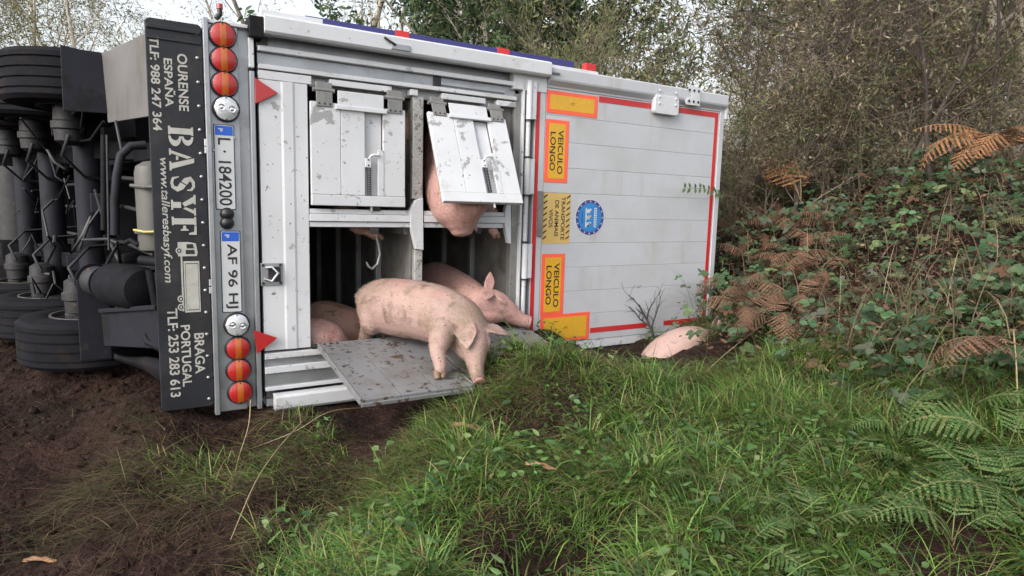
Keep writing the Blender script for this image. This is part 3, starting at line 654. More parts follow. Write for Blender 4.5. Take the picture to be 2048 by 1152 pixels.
# --- underside
CH = M['chassis']
for b in (.72, 1.72): MB().bar((-.30, b, -.35), (-1.55, b, -7.0), .09, .44, (1, 0, 0)).build('chassis_beam', CH, T_, .01)
for c in (-.45, -1.0, -2.25, -3.6, -5.0, -6.6): MB().box(-.34+.19*(c+.4), -.03, .12, 2.40, c-.05, c+.05).build('cross_member', CH, T_, .01)
tb('belly_sheet', CH, -.06, -.024, .06, 2.44, -12.9, -.15)
tb('rear_apron', CH, -.50, -.36, .1, 2.42, -.20, -.032)
WR = .53
wh0 = None
for AX, c in ((-1.03, -1.65), (-1.37, -2.95), (-1.70, -4.25)):
    ax = MB().cyl((AX, .35, c), (AX, 2.2, c), .095, n=24).build('axle', M['chassis2'], T_, smooth=40)
    for b in (.80, 1.76):
        MB().bar((AX+.03, b, c), (AX+.68, b, c+.45), .12, .14, (0, 1, 0)).build('trailing_arm', CH, T_, .01)
        MB().lathe((AX+.42, b, c-.22), (-1, 0, 0), [(.12, -.2), (.15, -.1), (.12, 0), (.15, .1), (.13, .2), (.06, .24)], 20).build('air_bellows', M['rubber'], T_, smooth=60)
    for b, s in ((.66, 1), (1.90, -1)):
        MB().lathe((AX-.10, b, c+.16), (0, s, 0), [(.05, -.22), (.06, -.16), (.095, -.15), (.10, -.06), (.115, -.05), (.115, .0), (.10, .01), (.095, .09), (.05, .12)], 20).build('brake_chamber', M['steel'], T_, smooth=35)
        MB().tube([(AX-.1, b+.05*s, c+.26), (AX-.15, b+.2*s, c+.24), (AX-.02, b+.35*s, c+.1), (AX+.5, b+.4*s, c+.1)], .013, 6).build('air_hose', M['blackplastic'], T_, smooth=60)
        MB().bar((AX-.06, b-.16*s, c+.05), (AX-.14, b-.16*s, c+.20), .05, .09).build('slack_adjuster', M['steel'], T_, .006)
    for b, s in ((.285, -1), (2.255, 1)):
        wl = thing('wheel', None, None, parent=T_); wl.location = (AX, b, c)
        if s > 0: wl.rotation_euler = (math.pi, 0, 0)
        hw = .19
        pr = [(.30, -hw+.03), (.34, -hw+.005), (WR-.12, -hw), (WR-.03, -hw+.015), (WR, -hw+.045)]
        for g_ in (-.105, -.035, .035, .105): pr += [(WR, g_-.008), (WR-.014, g_-.005), (WR-.014, g_+.005), (WR, g_+.008)]
        pr += [(WR, hw-.045), (WR-.03, hw-.015), (WR-.12, hw), (.34, hw-.005), (.30, hw-.03)]
        MB().lathe((0, 0, 0), (0, 1, 0), pr, 56).build('tyre', M['rubber'], wl, smooth=35)
        MB().lathe((0, 0, 0), (0, 1, 0), [(.10, -.06), (.22, -.05), (.27, -.1), (.30, -.16), (.315, -.165), (.315, .185), (.30, .185), (.285, .12), (.25, .08), (.24, .02), (.13, .02), (.13, .12), (.10, .14)], 40).build('rim', M['rim'], wl, smooth=35)
        MB().lathe((0, .03, 0), (0, 1, 0), [(.19, .0), (.21, .03), (.21, .16), (.19, .17)], 32).build('brake_drum', M['steel'], wl, smooth=35)
# mud flaps, skirts and boxes behind the board
def quad(name, m, pts, th, parent=None):
    p = [Vector(q) for q in pts]; n = (p[1]-p[0]).cross(p[3]-p[0]).normalized()*th
    return MB().hexa(p + [q-n for q in p]).build(name, m, parent or T_, .004)
quad('mud_flap', M['chassis2'], [loc(120, 90, -.98), loc(214, 112, -1.0), loc(222, 228, -1.0), loc(126, 222, -.98)], .02)
quad('side_skirt', M['skirt'], [loc(209, 108, -1.0), loc(301, 66, -.06), loc(312, 232, -.06), loc(222, 246, -1.0)], .02)
quad('mud_flap', M['chassis2'], [loc(152, 560, -.98), loc(216, 540, -1.0), loc(224, 716, -1.0), loc(161, 720, -.98)], .02)
quad('box_cover', M['chassis2'], [loc(211, 622, -.9), loc(322, 616, -.12), loc(330, 696, -.12), loc(217, 690, -.9)], .03)
quad('cover_lip', M['chassis2'], [loc(211, 616, -.88), loc(325, 608, -.1), loc(326, 617, -.1), loc(212, 624, -.88)], .05)
# torn rubber splash sheet
V = []; n1, n2 = 10, 8
for i in range(n1+1):
    for j in range(n2+1):
        u, v_ = i/n1, j/n2; px = 228+u*112; py = 706+u*16+v_*(12+52*u**1.7) + 3*math.sin(7*u)
        V.append(loc(px, py, -.80+u*.66+.10*math.sin(3*v_)))
MB().add(V, [(i*(n2+1)+j, (i+1)*(n2+1)+j, (i+1)*(n2+1)+j+1, i*(n2+1)+j+1) for i in range(n1) for j in range(n2)]).build('torn_splash_sheet', M['rubber'], T_, smooth=60).modifiers.new('t', 'SOLIDIFY').thickness = .012
# brake hoses, cables and small fittings strung between the axles
hr_ = random.Random(9)
for k in range(26):
    c0 = hr_.uniform(-4.2, -.6); a0 = -.62+.26*(c0+.6)*1.0 - hr_.uniform(.05, .25); b0 = hr_.uniform(.55, 2.0)
    pts = [Vector((a0, b0, c0))]
    for j in range(4): pts.append(pts[-1] + Vector((hr_.uniform(-.10, .06), hr_.uniform(-.22, .22), hr_.uniform(-.25, .18))))
    MB().tube(pts, hr_.choice((.007, .010, .014)), 6).build('brake_hose', M['blackplastic'] if k % 3 else M['steel'], T_, smooth=60)
for k in range(16):
    c0 = hr_.uniform(-3.6, -.7); a0 = -.60+.26*(c0+.6) - hr_.uniform(.0, .2); b0 = hr_.uniform(.5, 2.1)
    MB().box(a0-.05, a0+.12, b0-hr_.uniform(.03, .08), b0+hr_.uniform(.03, .08), c0-.05, c0+.05).build('valve_block', M['steel'] if k % 2 else M['chassis2'], T_, .008)
for b in (1.02, 1.30, 1.52): MB().tube([(-.64, b, -.5), (-.80, b+.03, -1.4), (-1.05, b, -2.6), (-1.4, b-.02, -4.2)], .016, 8).build('brake_line', M['steel'], T_, smooth=60)
# air tank with band and cap
p0, p1 = Vector((-1.02, .80, -1.05)), Vector((-.70, .80, -.38)); ax = (p1-p0)
MB().lathe(p0, ax, [(.02, 0), (.10, .0), (.125, .012), (.125, .03), (.105, .035), (.105, .20), (.12, .205), (.12, .215), (.10, .22), (.11, .25), (.145, .30), (.15, .36), (.15, .66), (.13, .72), (.05, .75)], 32).build('air_tank', M['rubber'], T_, smooth=35)
MB().lathe(p0+ax.normalized()*.04, ax, [(.107, 0), (.107, .155)], 32).build('tank_band', M['steel'], T_, smooth=35)
p0, p1 = Vector(loc(315, 505, -.25)), Vector(loc(304, 322, -.25))
MB().lathe(p0, p1-p0, [(.06, 0), (.10, .02), (.105, .05), (.105, .50), (.095, .545), (.05, .575), (.02, .58)], 28).build('water_canister', M['canister'], T_, smooth=40)
for py in (373, 462): MB().lathe(Vector(loc(309, py, -.25)), p1-p0, [(.108, -.012), (.112, -.012), (.112, .012), (.108, .012)], 28).build('canister_strap', M['canister'], T_, smooth=40)
MB().tube([loc(262, 371, -.22), loc(290, 374, -.12), loc(330, 374, -.08)], .012, 8).build('strap_rod', M['canister'], T_)
MB().tube([loc(268, 460, -.2), loc(290, 464, -.12), loc(325, 463, -.08)], .008, 8).build('yellow_line', M['yellowhose'], T_)
MB().tube([loc(292, 290, -.5), loc(262, 292, -.5), loc(242, 310, -.5), (loc(234, 350, -.5)), loc(230, 400, -.5), loc(230, 470, -.5)], .028, 10).build('mudguard_edge', M['chassis2'], T_, smooth=60)
for pts, r in (([loc(282, 520, -.2), loc(330, 526, -.06)], .03), ([loc(300, 540, -.2), loc(328, 690, -.2)], .028), ([loc(312, 545, -.16), loc(336, 700, -.16)], .014),
               ([loc(300, 660, -.3), loc(290, 672, -.28), loc(296, 684, -.25), loc(340, 706, -.1)], .024), ([loc(214, 270, -.6), loc(218, 500, -.6)], .008), ([loc(208, 270, -.7), loc(208, 460, -.7)], .02),
               ([loc(165, 480, -1.2), loc(215, 478, -.9), loc(235, 486, -.8)], .011), ([loc(95, 300, -1.6), loc(110, 325, -1.5), loc(130, 338, -1.5)], .011),
               ([loc(250, 486, -.4), loc(262, 480, -.3), loc(275, 490, -.25), loc(290, 478, -.2)], .016)):
    MB().tube(pts, r, 10).build('pipe', CH if r > .012 else M['steel'], T_, smooth=60)
# ------------------------------------------------------------------ tractor unit lying beyond the underside of the trailer
tr = thing('truck_tractor', 'dark blue truck cab lying on its side beyond the trailer axles', 'truck')
tr.matrix_world = TM
MB().box(-2.2, -.10, .3, 2.3, -9.2, -7.6).build('cab', pm('dark_blue_cab', (.025, .03, .12), .4, 0, .2, 3), tr, .12)
MB().box(-1.65, -1.2, .75, .85, -7.6, -5.2).build('chassis_rail', M['chassis'], tr, .01)
MB().box(-1.65, -1.2, 1.7, 1.8, -7.6, -5.2).build('chassis_rail', M['chassis'], tr, .01)
MB().box(-2.35, -1.0, .35, 2.2, -7.55, -7.2).build('rear_bulkhead', M['chassis'], tr, .03)
MB().lathe((-2.0, 1.25, -6.3), (0, 1, 0), [(.22, -.5), (.27, -.45), (.27, .45), (.22, .5)], 24).build('fuel_tank', M['steel'], tr, smooth=40)
for b in (.30, 2.2):
    MB().lathe((-2.2, b, -7.0), (0, 1, 0), [(.28, -.15), (.45, -.17), (.51, -.12), (.51, .12), (.45, .17), (.28, .15)], 32).build('wheel', M['rubber'], tr, smooth=40)

# ------------------------------------------------------------------ pigs
def bez(pts, n):
    P = [Vector(p) for p in pts]; P = [P[0]*2-P[1]] + P + [P[-1]*2-P[-2]]; out = []
    for i in range(1, len(P)-2):
        for k in range(n):
            t = k/n; a, b, c, d = P[i-1], P[i], P[i+1], P[i+2]
            out.append(.5*((2*b)+(c-a)*t+(2*a-5*b+4*c-d)*t*t+(3*b-a-3*c+d)*t**3))
    return out + [P[-2]]
def loft(mb, secs, up, n=20, sub=4):
    """secs: (pos, half width, half height); smooth closed tube of elliptical rings"""
    k = len(secs); pos = bez([s[0] for s in secs], sub)
    wh = bez([Vector((s[1], s[2], 0)) for s in secs], sub); up = Vector(up); vs_ = []; fs = []
    for i, p in enumerate(pos):
        d = (pos[min(i+1, len(pos)-1)]-pos[max(i-1, 0)]).normalized()
        s_ = d.cross(up)
        if s_.length < 1e-3: s_ = d.orthogonal()
        s_.normalize(); u = s_.cross(d)
        for j in range(n):
            t = 2*math.pi*j/n; vs_.append(p + s_*max(.004, wh[i].x)*math.cos(t) + u*max(.004, wh[i].y)*math.sin(t))
    m = len(pos)
    for i in range(m-1):
        for j in range(n): fs.append((i*n+j, i*n+(j+1) % n, (i+1)*n+(j+1) % n, (i+1)*n+j))
    fs.append(tuple(range(n))[::-1]); fs.append(tuple((m-1)*n+j for j in range(n)))
    mb.add(vs_, fs)
def ear_loft(mb, base, direction, normal, L, wid, droop=.0, th=.013):
    d = Vector(direction).normalized(); nrm = Vector(normal); nrm = (nrm-d*nrm.dot(d)).normalized(); s = d.cross(nrm)
    secs = []
    for t, wf in ((-.15, .55), (.0, .7), (.25, 1.0), (.5, .92), (.75, .6), (.93, .25), (1.0, .05)):
        p = Vector(base) + d*L*t - nrm*droop*L*t*t; secs.append((p, wid*.5*wf, th*(1.2-.4*t) if t < .95 else .006))
    k = len(secs); n = 16; vs_ = []; fs = []
    for (p, w_, h_) in secs:
        for j in range(n):
            t = 2*math.pi*j/n; c_ = math.cos(t); vs_.append(p + s*w_*c_ + nrm*(h_*math.sin(t) + .35*w_*c_*c_ - .12*w_))
    for i in range(k-1):
        for j in range(n): fs.append((i*n+j, i*n+(j+1) % n, (i+1)*n+(j+1) % n, (i+1)*n+j))
    fs.append(tuple(range(n))[::-1]); fs.append(tuple((k-1)*n+j for j in range(n))); mb.add(vs_, fs)
def organic(name, mb, m, parent, voxel=.010, it=8):
    me = bpy.data.meshes.new('tmp'); me.from_pydata(mb.v, [], mb.f)
    bm = bmesh.new(); bm.from_mesh(me); bmesh.ops.recalc_face_normals(bm, faces=bm.faces); bm.to_mesh(me); bm.free()
    o = bpy.data.objects.new('tmp', me); col.objects.link(o)
    r = o.modifiers.new('r', 'REMESH'); r.mode = 'VOXEL'; r.voxel_size = voxel; r.use_smooth_shade = True
    s = o.modifiers.new('s', 'SMOOTH'); s.factor = .5; s.iterations = it
    bpy.context.view_layer.update()
    me2 = bpy.data.meshes.new_from_object(o.evaluated_get(bpy.context.evaluated_depsgraph_get()))
    bpy.data.objects.remove(o); bpy.data.meshes.remove(me)
    me2.name = name; me2.materials.clear(); me2.materials.append(m); me2.polygons.foreach_set('use_smooth', [True]*len(me2.polygons))
    return link(name, me2, parent)
HEAD = [(-.20, -.03, .09, .10), (-.13, -.02, .122, .132), (-.05, .0, .128, .142), (.04, .005, .115, .128), (.12, -.015, .092, .102), (.20, -.045, .066, .074), (.27, -.062, .053, .056), (.325, -.066, .050, .050), (.335, -.066, .046, .046)]
def pig(label, mat, base, body, up, head=None, legs=(), ears=(), tail=None, sc=1.0, sn='snout', it=8):
    """world-space pose; body: (pos, half width, half height), head: (skull, forward, up)"""
    base = Vector(base); t = thing('pig', label, 'pig', base)
    mb = MB(); loc_ = lambda p: Vector(p)-base
    loft(mb, [(loc_(p), w_, h_) for p, w_, h_ in body], up)
    if head:
        c, f, u = Vector(head[0]), Vector(head[1]).normalized(), Vector(head[2]); u = (u-f*u.dot(f)).normalized(); s = f.cross(u)
        hs_ = head[3] if len(head) > 3 else 1.0
        loft(mb, [(loc_(c+f*x*hs_+u*z*hs_), w_*hs_, h_*hs_) for x, z, w_, h_ in HEAD], u)
        for sd_ in (-1, 1):        # jowls and brow
            loft(mb, [(loc_(c+(f*-.10+u*-.06+s*sd_*.07)*hs_), .05*hs_, .06*hs_), (loc_(c+(f*0.0+u*-.07+s*sd_*.075)*hs_), .06*hs_, .065*hs_), (loc_(c+(f*.10+u*-.06+s*sd_*.055)*hs_), .035*hs_, .04*hs_)], u, 14, 3)
            loft(mb, [(loc_(c+(f*.0+u*.09+s*sd_*.07)*hs_), .03*hs_, .025*hs_), (loc_(c+(f*.06+u*.08+s*sd_*.085)*hs_), .028*hs_, .022*hs_), (loc_(c+(f*.11+u*.05+s*sd_*.08)*hs_), .018*hs_, .016*hs_)], u, 12, 3)
        for sd_, dr_, nm_, L_, W_, dp in ears:
            ear_loft(mb, loc_(c+(f*-.05+u*.115+s*sd_*.085)*hs_), dr_, nm_, L_, W_, dp)
    for lg in legs:
        loft(mb, [(loc_(p), r_, r_) for p, r_ in lg['pts']], lg.get('up', up) if True else up, 14, 4)
    if tail: mb.tube([loc_(p) for p in bez(tail, 4)], [.016-.0012*i for i in range(len(bez(tail, 4)))], 8)
    organic('body', mb, mat, t, .0095, it)
    bo = t.children[0]; me = bo.data; npol = len(me.polygons); nh = 7000
    ctr = np.zeros(npol*3); me.polygons.foreach_get('center', ctr); nv = np.zeros(npol*3); me.polygons.foreach_get('normal', nv)
    ix = nr.integers(0, npol, nh); pc = ctr.reshape(-1, 3)[ix]; pn = nv.reshape(-1, 3)[ix]
    bd = Vector(body[0][0])-Vector(body[-1][0]); bd = np.array(bd.normalized())
    dv = pn*.35 + bd*.9 + nr.normal(0, .22, (nh, 3)); dv = dv - pn*np.minimum(0, (dv*pn).sum(1, keepdims=True)-.25); dv /= np.linalg.norm(dv, axis=1, keepdims=True)
    sv = np.cross(dv, pn); sv /= np.maximum(1e-6, np.linalg.norm(sv, axis=1, keepdims=True)); ln = nr.uniform(.010, .026, (nh, 1))
    hv = np.stack([pc-sv*.0007, pc+sv*.0007, pc+dv*ln], 1).reshape(-1, 3)
    hb = np_mesh('bristles', hv, np.arange(nh*3).reshape(-1, 3), M['dry'], np.clip(np.array([(.46, .37, .31)])*nr.uniform(.6, 1.2, (nh, 1)), 0, 1), t); hb['kind'] = 'stuff'
    if head:
        nz = c+(f*.338+u*-.066)*hs_
        MB().lathe(loc_(nz-f*.012), f, [(.044*hs_, 0), (.050*hs_, .008), (.050*hs_, .016), (.044*hs_, .022), (.02*hs_, .0225)], 20).build('snout', M[sn], t, smooth=60)
        for sd_ in (-1, 1):
            MB().lathe(loc_(nz+f*.009+s*sd_*.019*hs_+u*.004), f, [(.010*hs_, 0), (.009*hs_, .003), (.004*hs_, .0035)], 10).build('nostril', M['eye'], t)
            MB().lathe(loc_(c+(f*.085+u*.058+s*sd_*.082)*hs_), s*sd_+f*.5, [(.016, -.008), (.0155, .0), (.011, .008), (.003, .011)], 12).build('eye', M['eye'], t, smooth=60)
    for lg in legs:
        if lg.get('hoof', True):
            p, q = Vector(lg['pts'][-1][0]), Vector(lg['pts'][-2][0]); d = (p-q).normalized(); sdv = Vector(lg.get('side', (1, 0, 0))).normalized()
            for e in (-1, 1):
                MB().tube([loc_(p-d*.045+sdv*.018*e), loc_(p-d*.01+sdv*.022*e), loc_(p+d*.028+sdv*.018*e)], [.020, .025, .016], 10).build('trotter', M['trotter'], t, smooth=60)
    return t
UP = Vector((0, 0, 1)); AV = Vector(RW[:, 0]); BV = Vector(RW[:, 1]); CV = Vector(RW[:, 2]); 
RT = UP.cross(CV)
# --- pig stepping out over the fallen hatch
def w3(px, py, c): return wat(px, py, c)
body = [(w3(727, 618, -.16), .07, .09), (w3(737, 613, -.13), .145, .155), (w3(765, 611, -.04), .19, .20), (w3(805, 616, .12), .20, .215), (w3(848, 622, .30), .20, .21), (w3(888, 634, .47), .19, .205), (w3(920, 650, .60), .165, .19), (w3(938, 672, .68), .14, .155), (w3(946, 690, .73), .12, .12)]
sk = w3(944, 683, .73)
fw = Vector(RW @ np.array([-.10, -.46, .60])); hu = Vector(RW @ np.array([.12, .72, .5]))
fl = [(w3(889, 655, .66), .10), (w3(879, 684, .72), .075), (w3(876, 706, .76), .053), (w3(881, 730, .80), .043), (w3(880, 745, .815), .036), (W(.88, .335, .825), .036)]
fr = [(w3(938, 660, .45), .09), (w3(950, 690, .5), .06), (w3(955, 705, .52), .045), (W(1.36, .36, .55), .036)]
hl = [(w3(748, 622, -.02), .13), (w3(745, 645, .0), .095), (w3(738, 660, -.10), .06), (W(.70, .30, -.20), .045), (W(.70, .10, -.18), .036)]
hr = [(w3(775, 620, -.28), .12), (W(.95, .45, -.25), .07), (W(.95, .27, -.33), .045), (W(.95, .10, -.3), .036)]
pig('big pale pig stepping out over the lowered grey hatch with its head down', M['pig'], W(.75, .06, -.1), body, UP, (sk, fw, hu, .88),
    [dict(pts=fl, up=CV, side=AV), dict(pts=fr, up=CV, side=AV), dict(pts=hl, up=CV, side=AV), dict(pts=hr, up=CV, side=AV)],
    [(1, AV*-.35-BV*.62+CV*.70, CV*.5+BV*.6-AV*.55, .19, .16, .12), (-1, AV*.92-BV*.22+CV*.30, CV*.4+BV*.9, .18, .13, .12)],
    [w3(728, 604, -.18), w3(722, 600, -.2), w3(720, 604, -.2)])
# --- pig behind it resting its chin on the second hatch
body = [(w3(850, 560, -1.0), .10, .12), (w3(868, 565, -.85), .18, .19), (w3(893, 578, -.6), .195, .20), (w3(925, 597, -.34), .19, .195), (w3(946, 612, -.15), .17, .185), (w3(964, 617, -.04), .145, .165), (w3(977, 617, .0), .12, .13)]
sk = w3(983, 612, .02); tip = w3(1024, 639, .10)
pig('pink pig lying with its snout pointing at the door hinge column', M['pigpink'], W(1.75, .10, -.5), body, UP, (sk, (tip-sk)+BV*.075, BV-AV*.1, .98),
    [dict(pts=[(W(1.60, .55, -.30), .10), (W(1.52, .38, -.1), .06), (W(1.50, .27, .0), .04), (W(1.52, .20, -.16), .036)], up=CV, side=AV), dict(pts=[(W(1.9, .5, -.5), .1), (W(1.92, .3, -.45), .06), (W(1.92, .12, -.4), .036)], up=CV, side=AV)],
    [(1, AV*-.55-BV*.10+CV*.75, BV*.8+AV*.2, .13, .11, .2), (-1, BV*1.0+AV*.10, CV*1.0-AV*.2, .15, .10, .0)])
# --- two muddy pigs lying deep in the lower left opening
body = [(W(.30, .28, -.34), .10, .12), (W(.42, .32, -.36), .20, .22), (W(.58, .34, -.42), .215, .24), (W(.72, .31, -.55), .20, .22), (W(.82, .25, -.70), .14, .16), (W(.85, .22, -.78), .06, .08)]
body = [(w3(600, 680, -.20), .10, .12), (w3(622, 676, -.20), .15, .15), (w3(650, 684, -.20), .16, .16), (w3(672, 694, -.17), .13, .13), (w3(690, 702, -.14), .07, .07)]
pig('pink pig flank smeared with mud lying just behind the corner panel', M['pigpink'], W(.45, .08, -.2), body, UP, None, [dict(pts=[(w3(640, 690, -.25), .1), (W(.5, .15, -.3), .06), (W(.6, .12, -.32), .036)], up=CV, side=AV)])
body = [(w3(610, 650, -.75), .12, .14), (w3(640, 650, -.70), .19, .20), (w3(672, 656, -.62), .20, .20), (w3(705, 668, -.55), .18, .19), (w3(728, 680, -.5), .12, .13)]
pig('brown mud-caked pig lying behind the pink flank in the dark opening', M['pigdirty'], W(.62, .08, -.65), body, UP, None, [dict(pts=[(w3(700, 680, -.62), .1), (W(.8, .15, -.7), .06), (W(.85, .12, -.75), .036)], up=CV, side=AV)])
# --- pig hanging out under the swung hatch flap
body = [(w3(895, 230, -.55), .12, .14), (w3(900, 270, -.45), .20, .20), (w3(905, 320, -.30), .235, .225), (w3(911, 365, -.14), .25, .235), (w3(916, 398, .0), .245, .235), (w3(918, 425, .06), .205, .21), (w3(921, 446, .08), .135, .145), (w3(922, 459, .085), .10, .09), (w3(921, 468, .085), .075, .065), (w3(921, 473, .085), .03, .03)]
pig('pink pig slumped head down over the white cross bar below the swung flap', M['pigpink'], W(1.42, 1.3, -.05), body, CV, None,
    [dict(pts=[(W(1.72, 1.42, -.20), .085), (W(1.78, 1.30, -.10), .055), (w3(984, 455, -.06), .042), (w3(991, 470, -.05), .034)], up=CV, side=AV),
     dict(pts=[(w3(940, 440, .03), .04), (w3(949, 452, .04), .022), (w3(953, 464, .045), .012)], up=CV, hoof=False)])
# --- pig mostly hidden behind the closed flap, one leg hanging through
body = [(W(.42, 1.62, -.55), .10, .12), (W(.55, 1.62, -.50), .18, .2), (W(.72, 1.64, -.45), .19, .22), (W(.92, 1.72, -.40), .17, .22), (W(1.0, 1.86, -.30), .12, .17), (W(1.01, 2.0, -.22), .09, .12), (W(1.01, 2.08, -.18), .05, .06)]
pig('pig crammed behind the closed hatch flap with one trotter hanging above the steel hook', M['pigdirty'], W(.7, 1.4, -.45), body, UP, None,
    [dict(pts=[(W(.60, 1.50, -.45), .10), (w3(712, 452, -.25), .05), (w3(730, 458, -.22), .042), (w3(746, 468, -.20), .036), (w3(755, 474, -.19), .030)], up=CV, side=AV)])
# --- pale pig lying in the grass by the door
ax = Vector((.93, .37, 0)).normalized(); sdv = ax.cross(UP)
o = wat(1368, 690, .45); zz = wat(1368, 655, .45).z-.165
def q(t, h, s=0): return Vector((o.x, o.y, zz)) + ax*t + UP*h - sdv*s
body = [(q(-.46, -.20), .05, .05), (q(-.36, -.13), .12, .10), (q(-.22, -.05), .17, .13), (q(-.05, .0), .19, .15), (q(.10, .015), .19, .15), (q(.22, -.01), .165, .13), (q(.32, -.03), .13, .11)]
pig('pale pig lying flat in the grass below the closed white door', M['pigpale'], q(0, -.15), body, UP, (q(.33, -.01), ax*1.0-UP*.45, UP*.9-sdv*-.3, .85),
    [dict(pts=[(q(-.25, -.04, -.02), .1), (q(-.3, -.06, -.06), .05), (q(-.22, -.10, -.05), .034)], side=UP), dict(pts=[(q(.2, -.03, -.02), .08), (q(.25, -.06, -.06), .045), (q(.34, -.10, -.05), .034)], side=UP)],
    [(1, UP*.9+ax*-.1, -sdv*-1, .17, .12, .1), (-1, UP*.7+ax*.45, -sdv*-1, .16, .11, .1)])
# ------------------------------------------------------------------ vegetation helpers
def rand(lo, hi, n): return nr.uniform(lo, hi, n)
def tints(base, n, dv=.25, dh=.10):
    base = np.asarray(base, float); v = 1+nr.uniform(-dv, dv, (n, 1)); return np.clip(base*v*(1+nr.uniform(-dh, dh, (n, 3))), 0.004, 1)
def pick(palette, weights, n, **k):
    idx = nr.choice(len(palette), n, p=np.array(weights)/sum(weights)); return np.clip(np.array(palette)[idx]*(1+nr.uniform(-.25, .25, (n, 1)))*(1+nr.uniform(-.08, .08, (n, 3))), .004, 1)
def blades(P, L, wd, az, lean, curl, colr, ns=3):
    """curved tapered strips; returns verts, tri faces, per-face colours"""
    n = len(P); h = np.stack([np.cos(az), np.sin(az), np.zeros(n)], -1); s = np.stack([-np.sin(az), np.cos(az), np.zeros(n)], -1)
    V = np.zeros((n, 2*ns+1, 3)); q = P.copy(); ang = lean.copy(); step = L/ns
    for i in range(ns+1):
        wv = wd*(1-.75*(i/ns)**1.5)
        if i < ns:
            V[:, 2*i] = q-s*(wv/2)[:, None]; V[:, 2*i+1] = q+s*(wv/2)[:, None]
        else: V[:, 2*ns] = q
        q = q + (h*np.sin(ang)[:, None] + np.array([0, 0, 1])*np.cos(ang)[:, None])*step[:, None]; ang = ang+curl
    f = []
    for i in range(ns-1): f += [(2*i, 2*i+1, 2*i+3), (2*i, 2*i+3, 2*i+2)]
    f.append((2*ns-2, 2*ns-1, 2*ns)); f = np.array(f)
    F = (np.arange(n)[:, None, None]*(2*ns+1) + f[None]).reshape(-1, 3)
    return V.reshape(-1, 3), F, np.repeat(colr, len(f), 0)
def leaves(P, D, N, L, wd, colr, fold=.15):
    """folded oval leaves: two quads each; D along, N face normal"""
    D = D/np.linalg.norm(D, axis=1, keepdims=True); N = N-D*(N*D).sum(1, keepdims=True); N = N/np.maximum(1e-6, np.linalg.norm(N, axis=1, keepdims=True)); S = np.cross(D, N)
    L = L[:, None]; w_ = wd[:, None]; up = N*w_*fold
    V = np.stack([P, P+D*L*.30+S*w_*.5+up, P+D*L*.68+S*w_*.42+up*.8, P+D*L, P+D*L*.68-S*w_*.42+up*.8, P+D*L*.30-S*w_*.5+up], 1)
    n = len(P); f = np.array([(0, 1, 2, 3), (0, 3, 4, 5)]); F = (np.arange(n)[:, None, None]*6+f[None]).reshape(-1, 4)
    return V.reshape(-1, 3), F, np.repeat(colr, 2, 0)
def unit(n, zmin=-1, zmax=1):
    z = rand(zmin, zmax, n); t = rand(0, 2*math.pi, n); r = np.sqrt(1-z*z); return np.stack([r*np.cos(t), r*np.sin(t), z], -1)
def cat_mesh(parts):
    V, F, C = [], [], []; o = 0
    for v, f, c in parts: V.append(v); F.append(f+o); C.append(c); o += len(v)
    return np.concatenate(V), np.concatenate(F), np.concatenate(C)

# ------------------------------------------------------------------ trees and shrubs
def grow(seed, base, d, L, r, levels, out, lvl=0, wob=.12, droop=0.):
    rg = grow.r; sp = levels[lvl]; n = sp.get('seg', 6); pts = [Vector(base)]; d = Vector(d).normalized()
    for i in range(n):
        d = (d + Vector((rg.gauss(0, wob), rg.gauss(0, wob), rg.gauss(0, wob*.6) + sp.get('lift', 0.))) ).normalized()
        pts.append(pts[-1] + d*(L/n))
    rs = [max(.0016, r*(1-.86*i/n)) for i in range(n+1)]; out.append((pts, rs, lvl))
    if lvl+1 < len(levels):
        nx_ = levels[lvl+1]
        for k in range(nx_['n']):
            t = nx_.get('from', .25) + (1-nx_.get('from', .25))*(k+rg.random())/nx_['n']; i = min(n-1, int(t*n)); p = pts[i].lerp(pts[i+1], t*n-i)
            dd = (pts[i+1]-pts[i]).normalized(); o = dd.orthogonal().normalized(); o.rotate(Matrix.Rotation(rg.uniform(0, 6.283), 3, dd))
            an = R_(rg.uniform(*nx_['ang'])); nd = dd*math.cos(an) + o*math.sin(an)
            grow(seed, p, nd, L*nx_['len']*rg.uniform(.65, 1.25)*(1-.45*t if lvl == 0 else 1), max(.002, rs[i]*nx_.get('rr', .5)), levels, out, lvl+1, wob*1.25)
grow.r = random.Random(5)
def wood_mesh(out, sides=(9, 6, 4, 3)):
    mb = MB()
    for pts, rs, l in out: mb.tube(pts, rs, sides[min(l, len(sides)-1)], caps=(l == 0))
    me = bpy.data.meshes.new('wood'); me.from_pydata(mb.v, [], mb.f); me.polygons.foreach_set('use_smooth', [True]*len(me.polygons)); return me
def leaf_cloud(out, minl, n, Lr, wr, palette, wts, droop, spread=.06):
    tw = [o for o in out if o[2] >= minl]; wl = np.array([(o[0][-1]-o[0][0]).length+.02 for o in tw]); idx = nr.choice(len(tw), n, p=wl/wl.sum())
    P = np.zeros((n, 3)); D = np.zeros((n, 3)); u = nr.random(n)**.7
    for k, i in enumerate(idx):
        pts = tw[i][0]; m_ = len(pts)-1; t = u[k]*m_; j = min(m_-1, int(t)); a, b = pts[j], pts[j+1]; p = a.lerp(b, t-j); P[k] = p; D[k] = (b-a).normalized()
    P += nr.normal(0, spread, (n, 3)); D = D*.5 + unit(n)*.8 + np.array([0, 0, -droop])
    return leaves(P, D, unit(n), rand(*Lr, n), rand(*wr, n), pick(palette, wts, n))
def mesh_only(V, F, C, m, smooth=False):
    o = np_mesh('tmp', V, F, m, C, smooth=smooth); me = o.data; bpy.data.objects.remove(o); return me
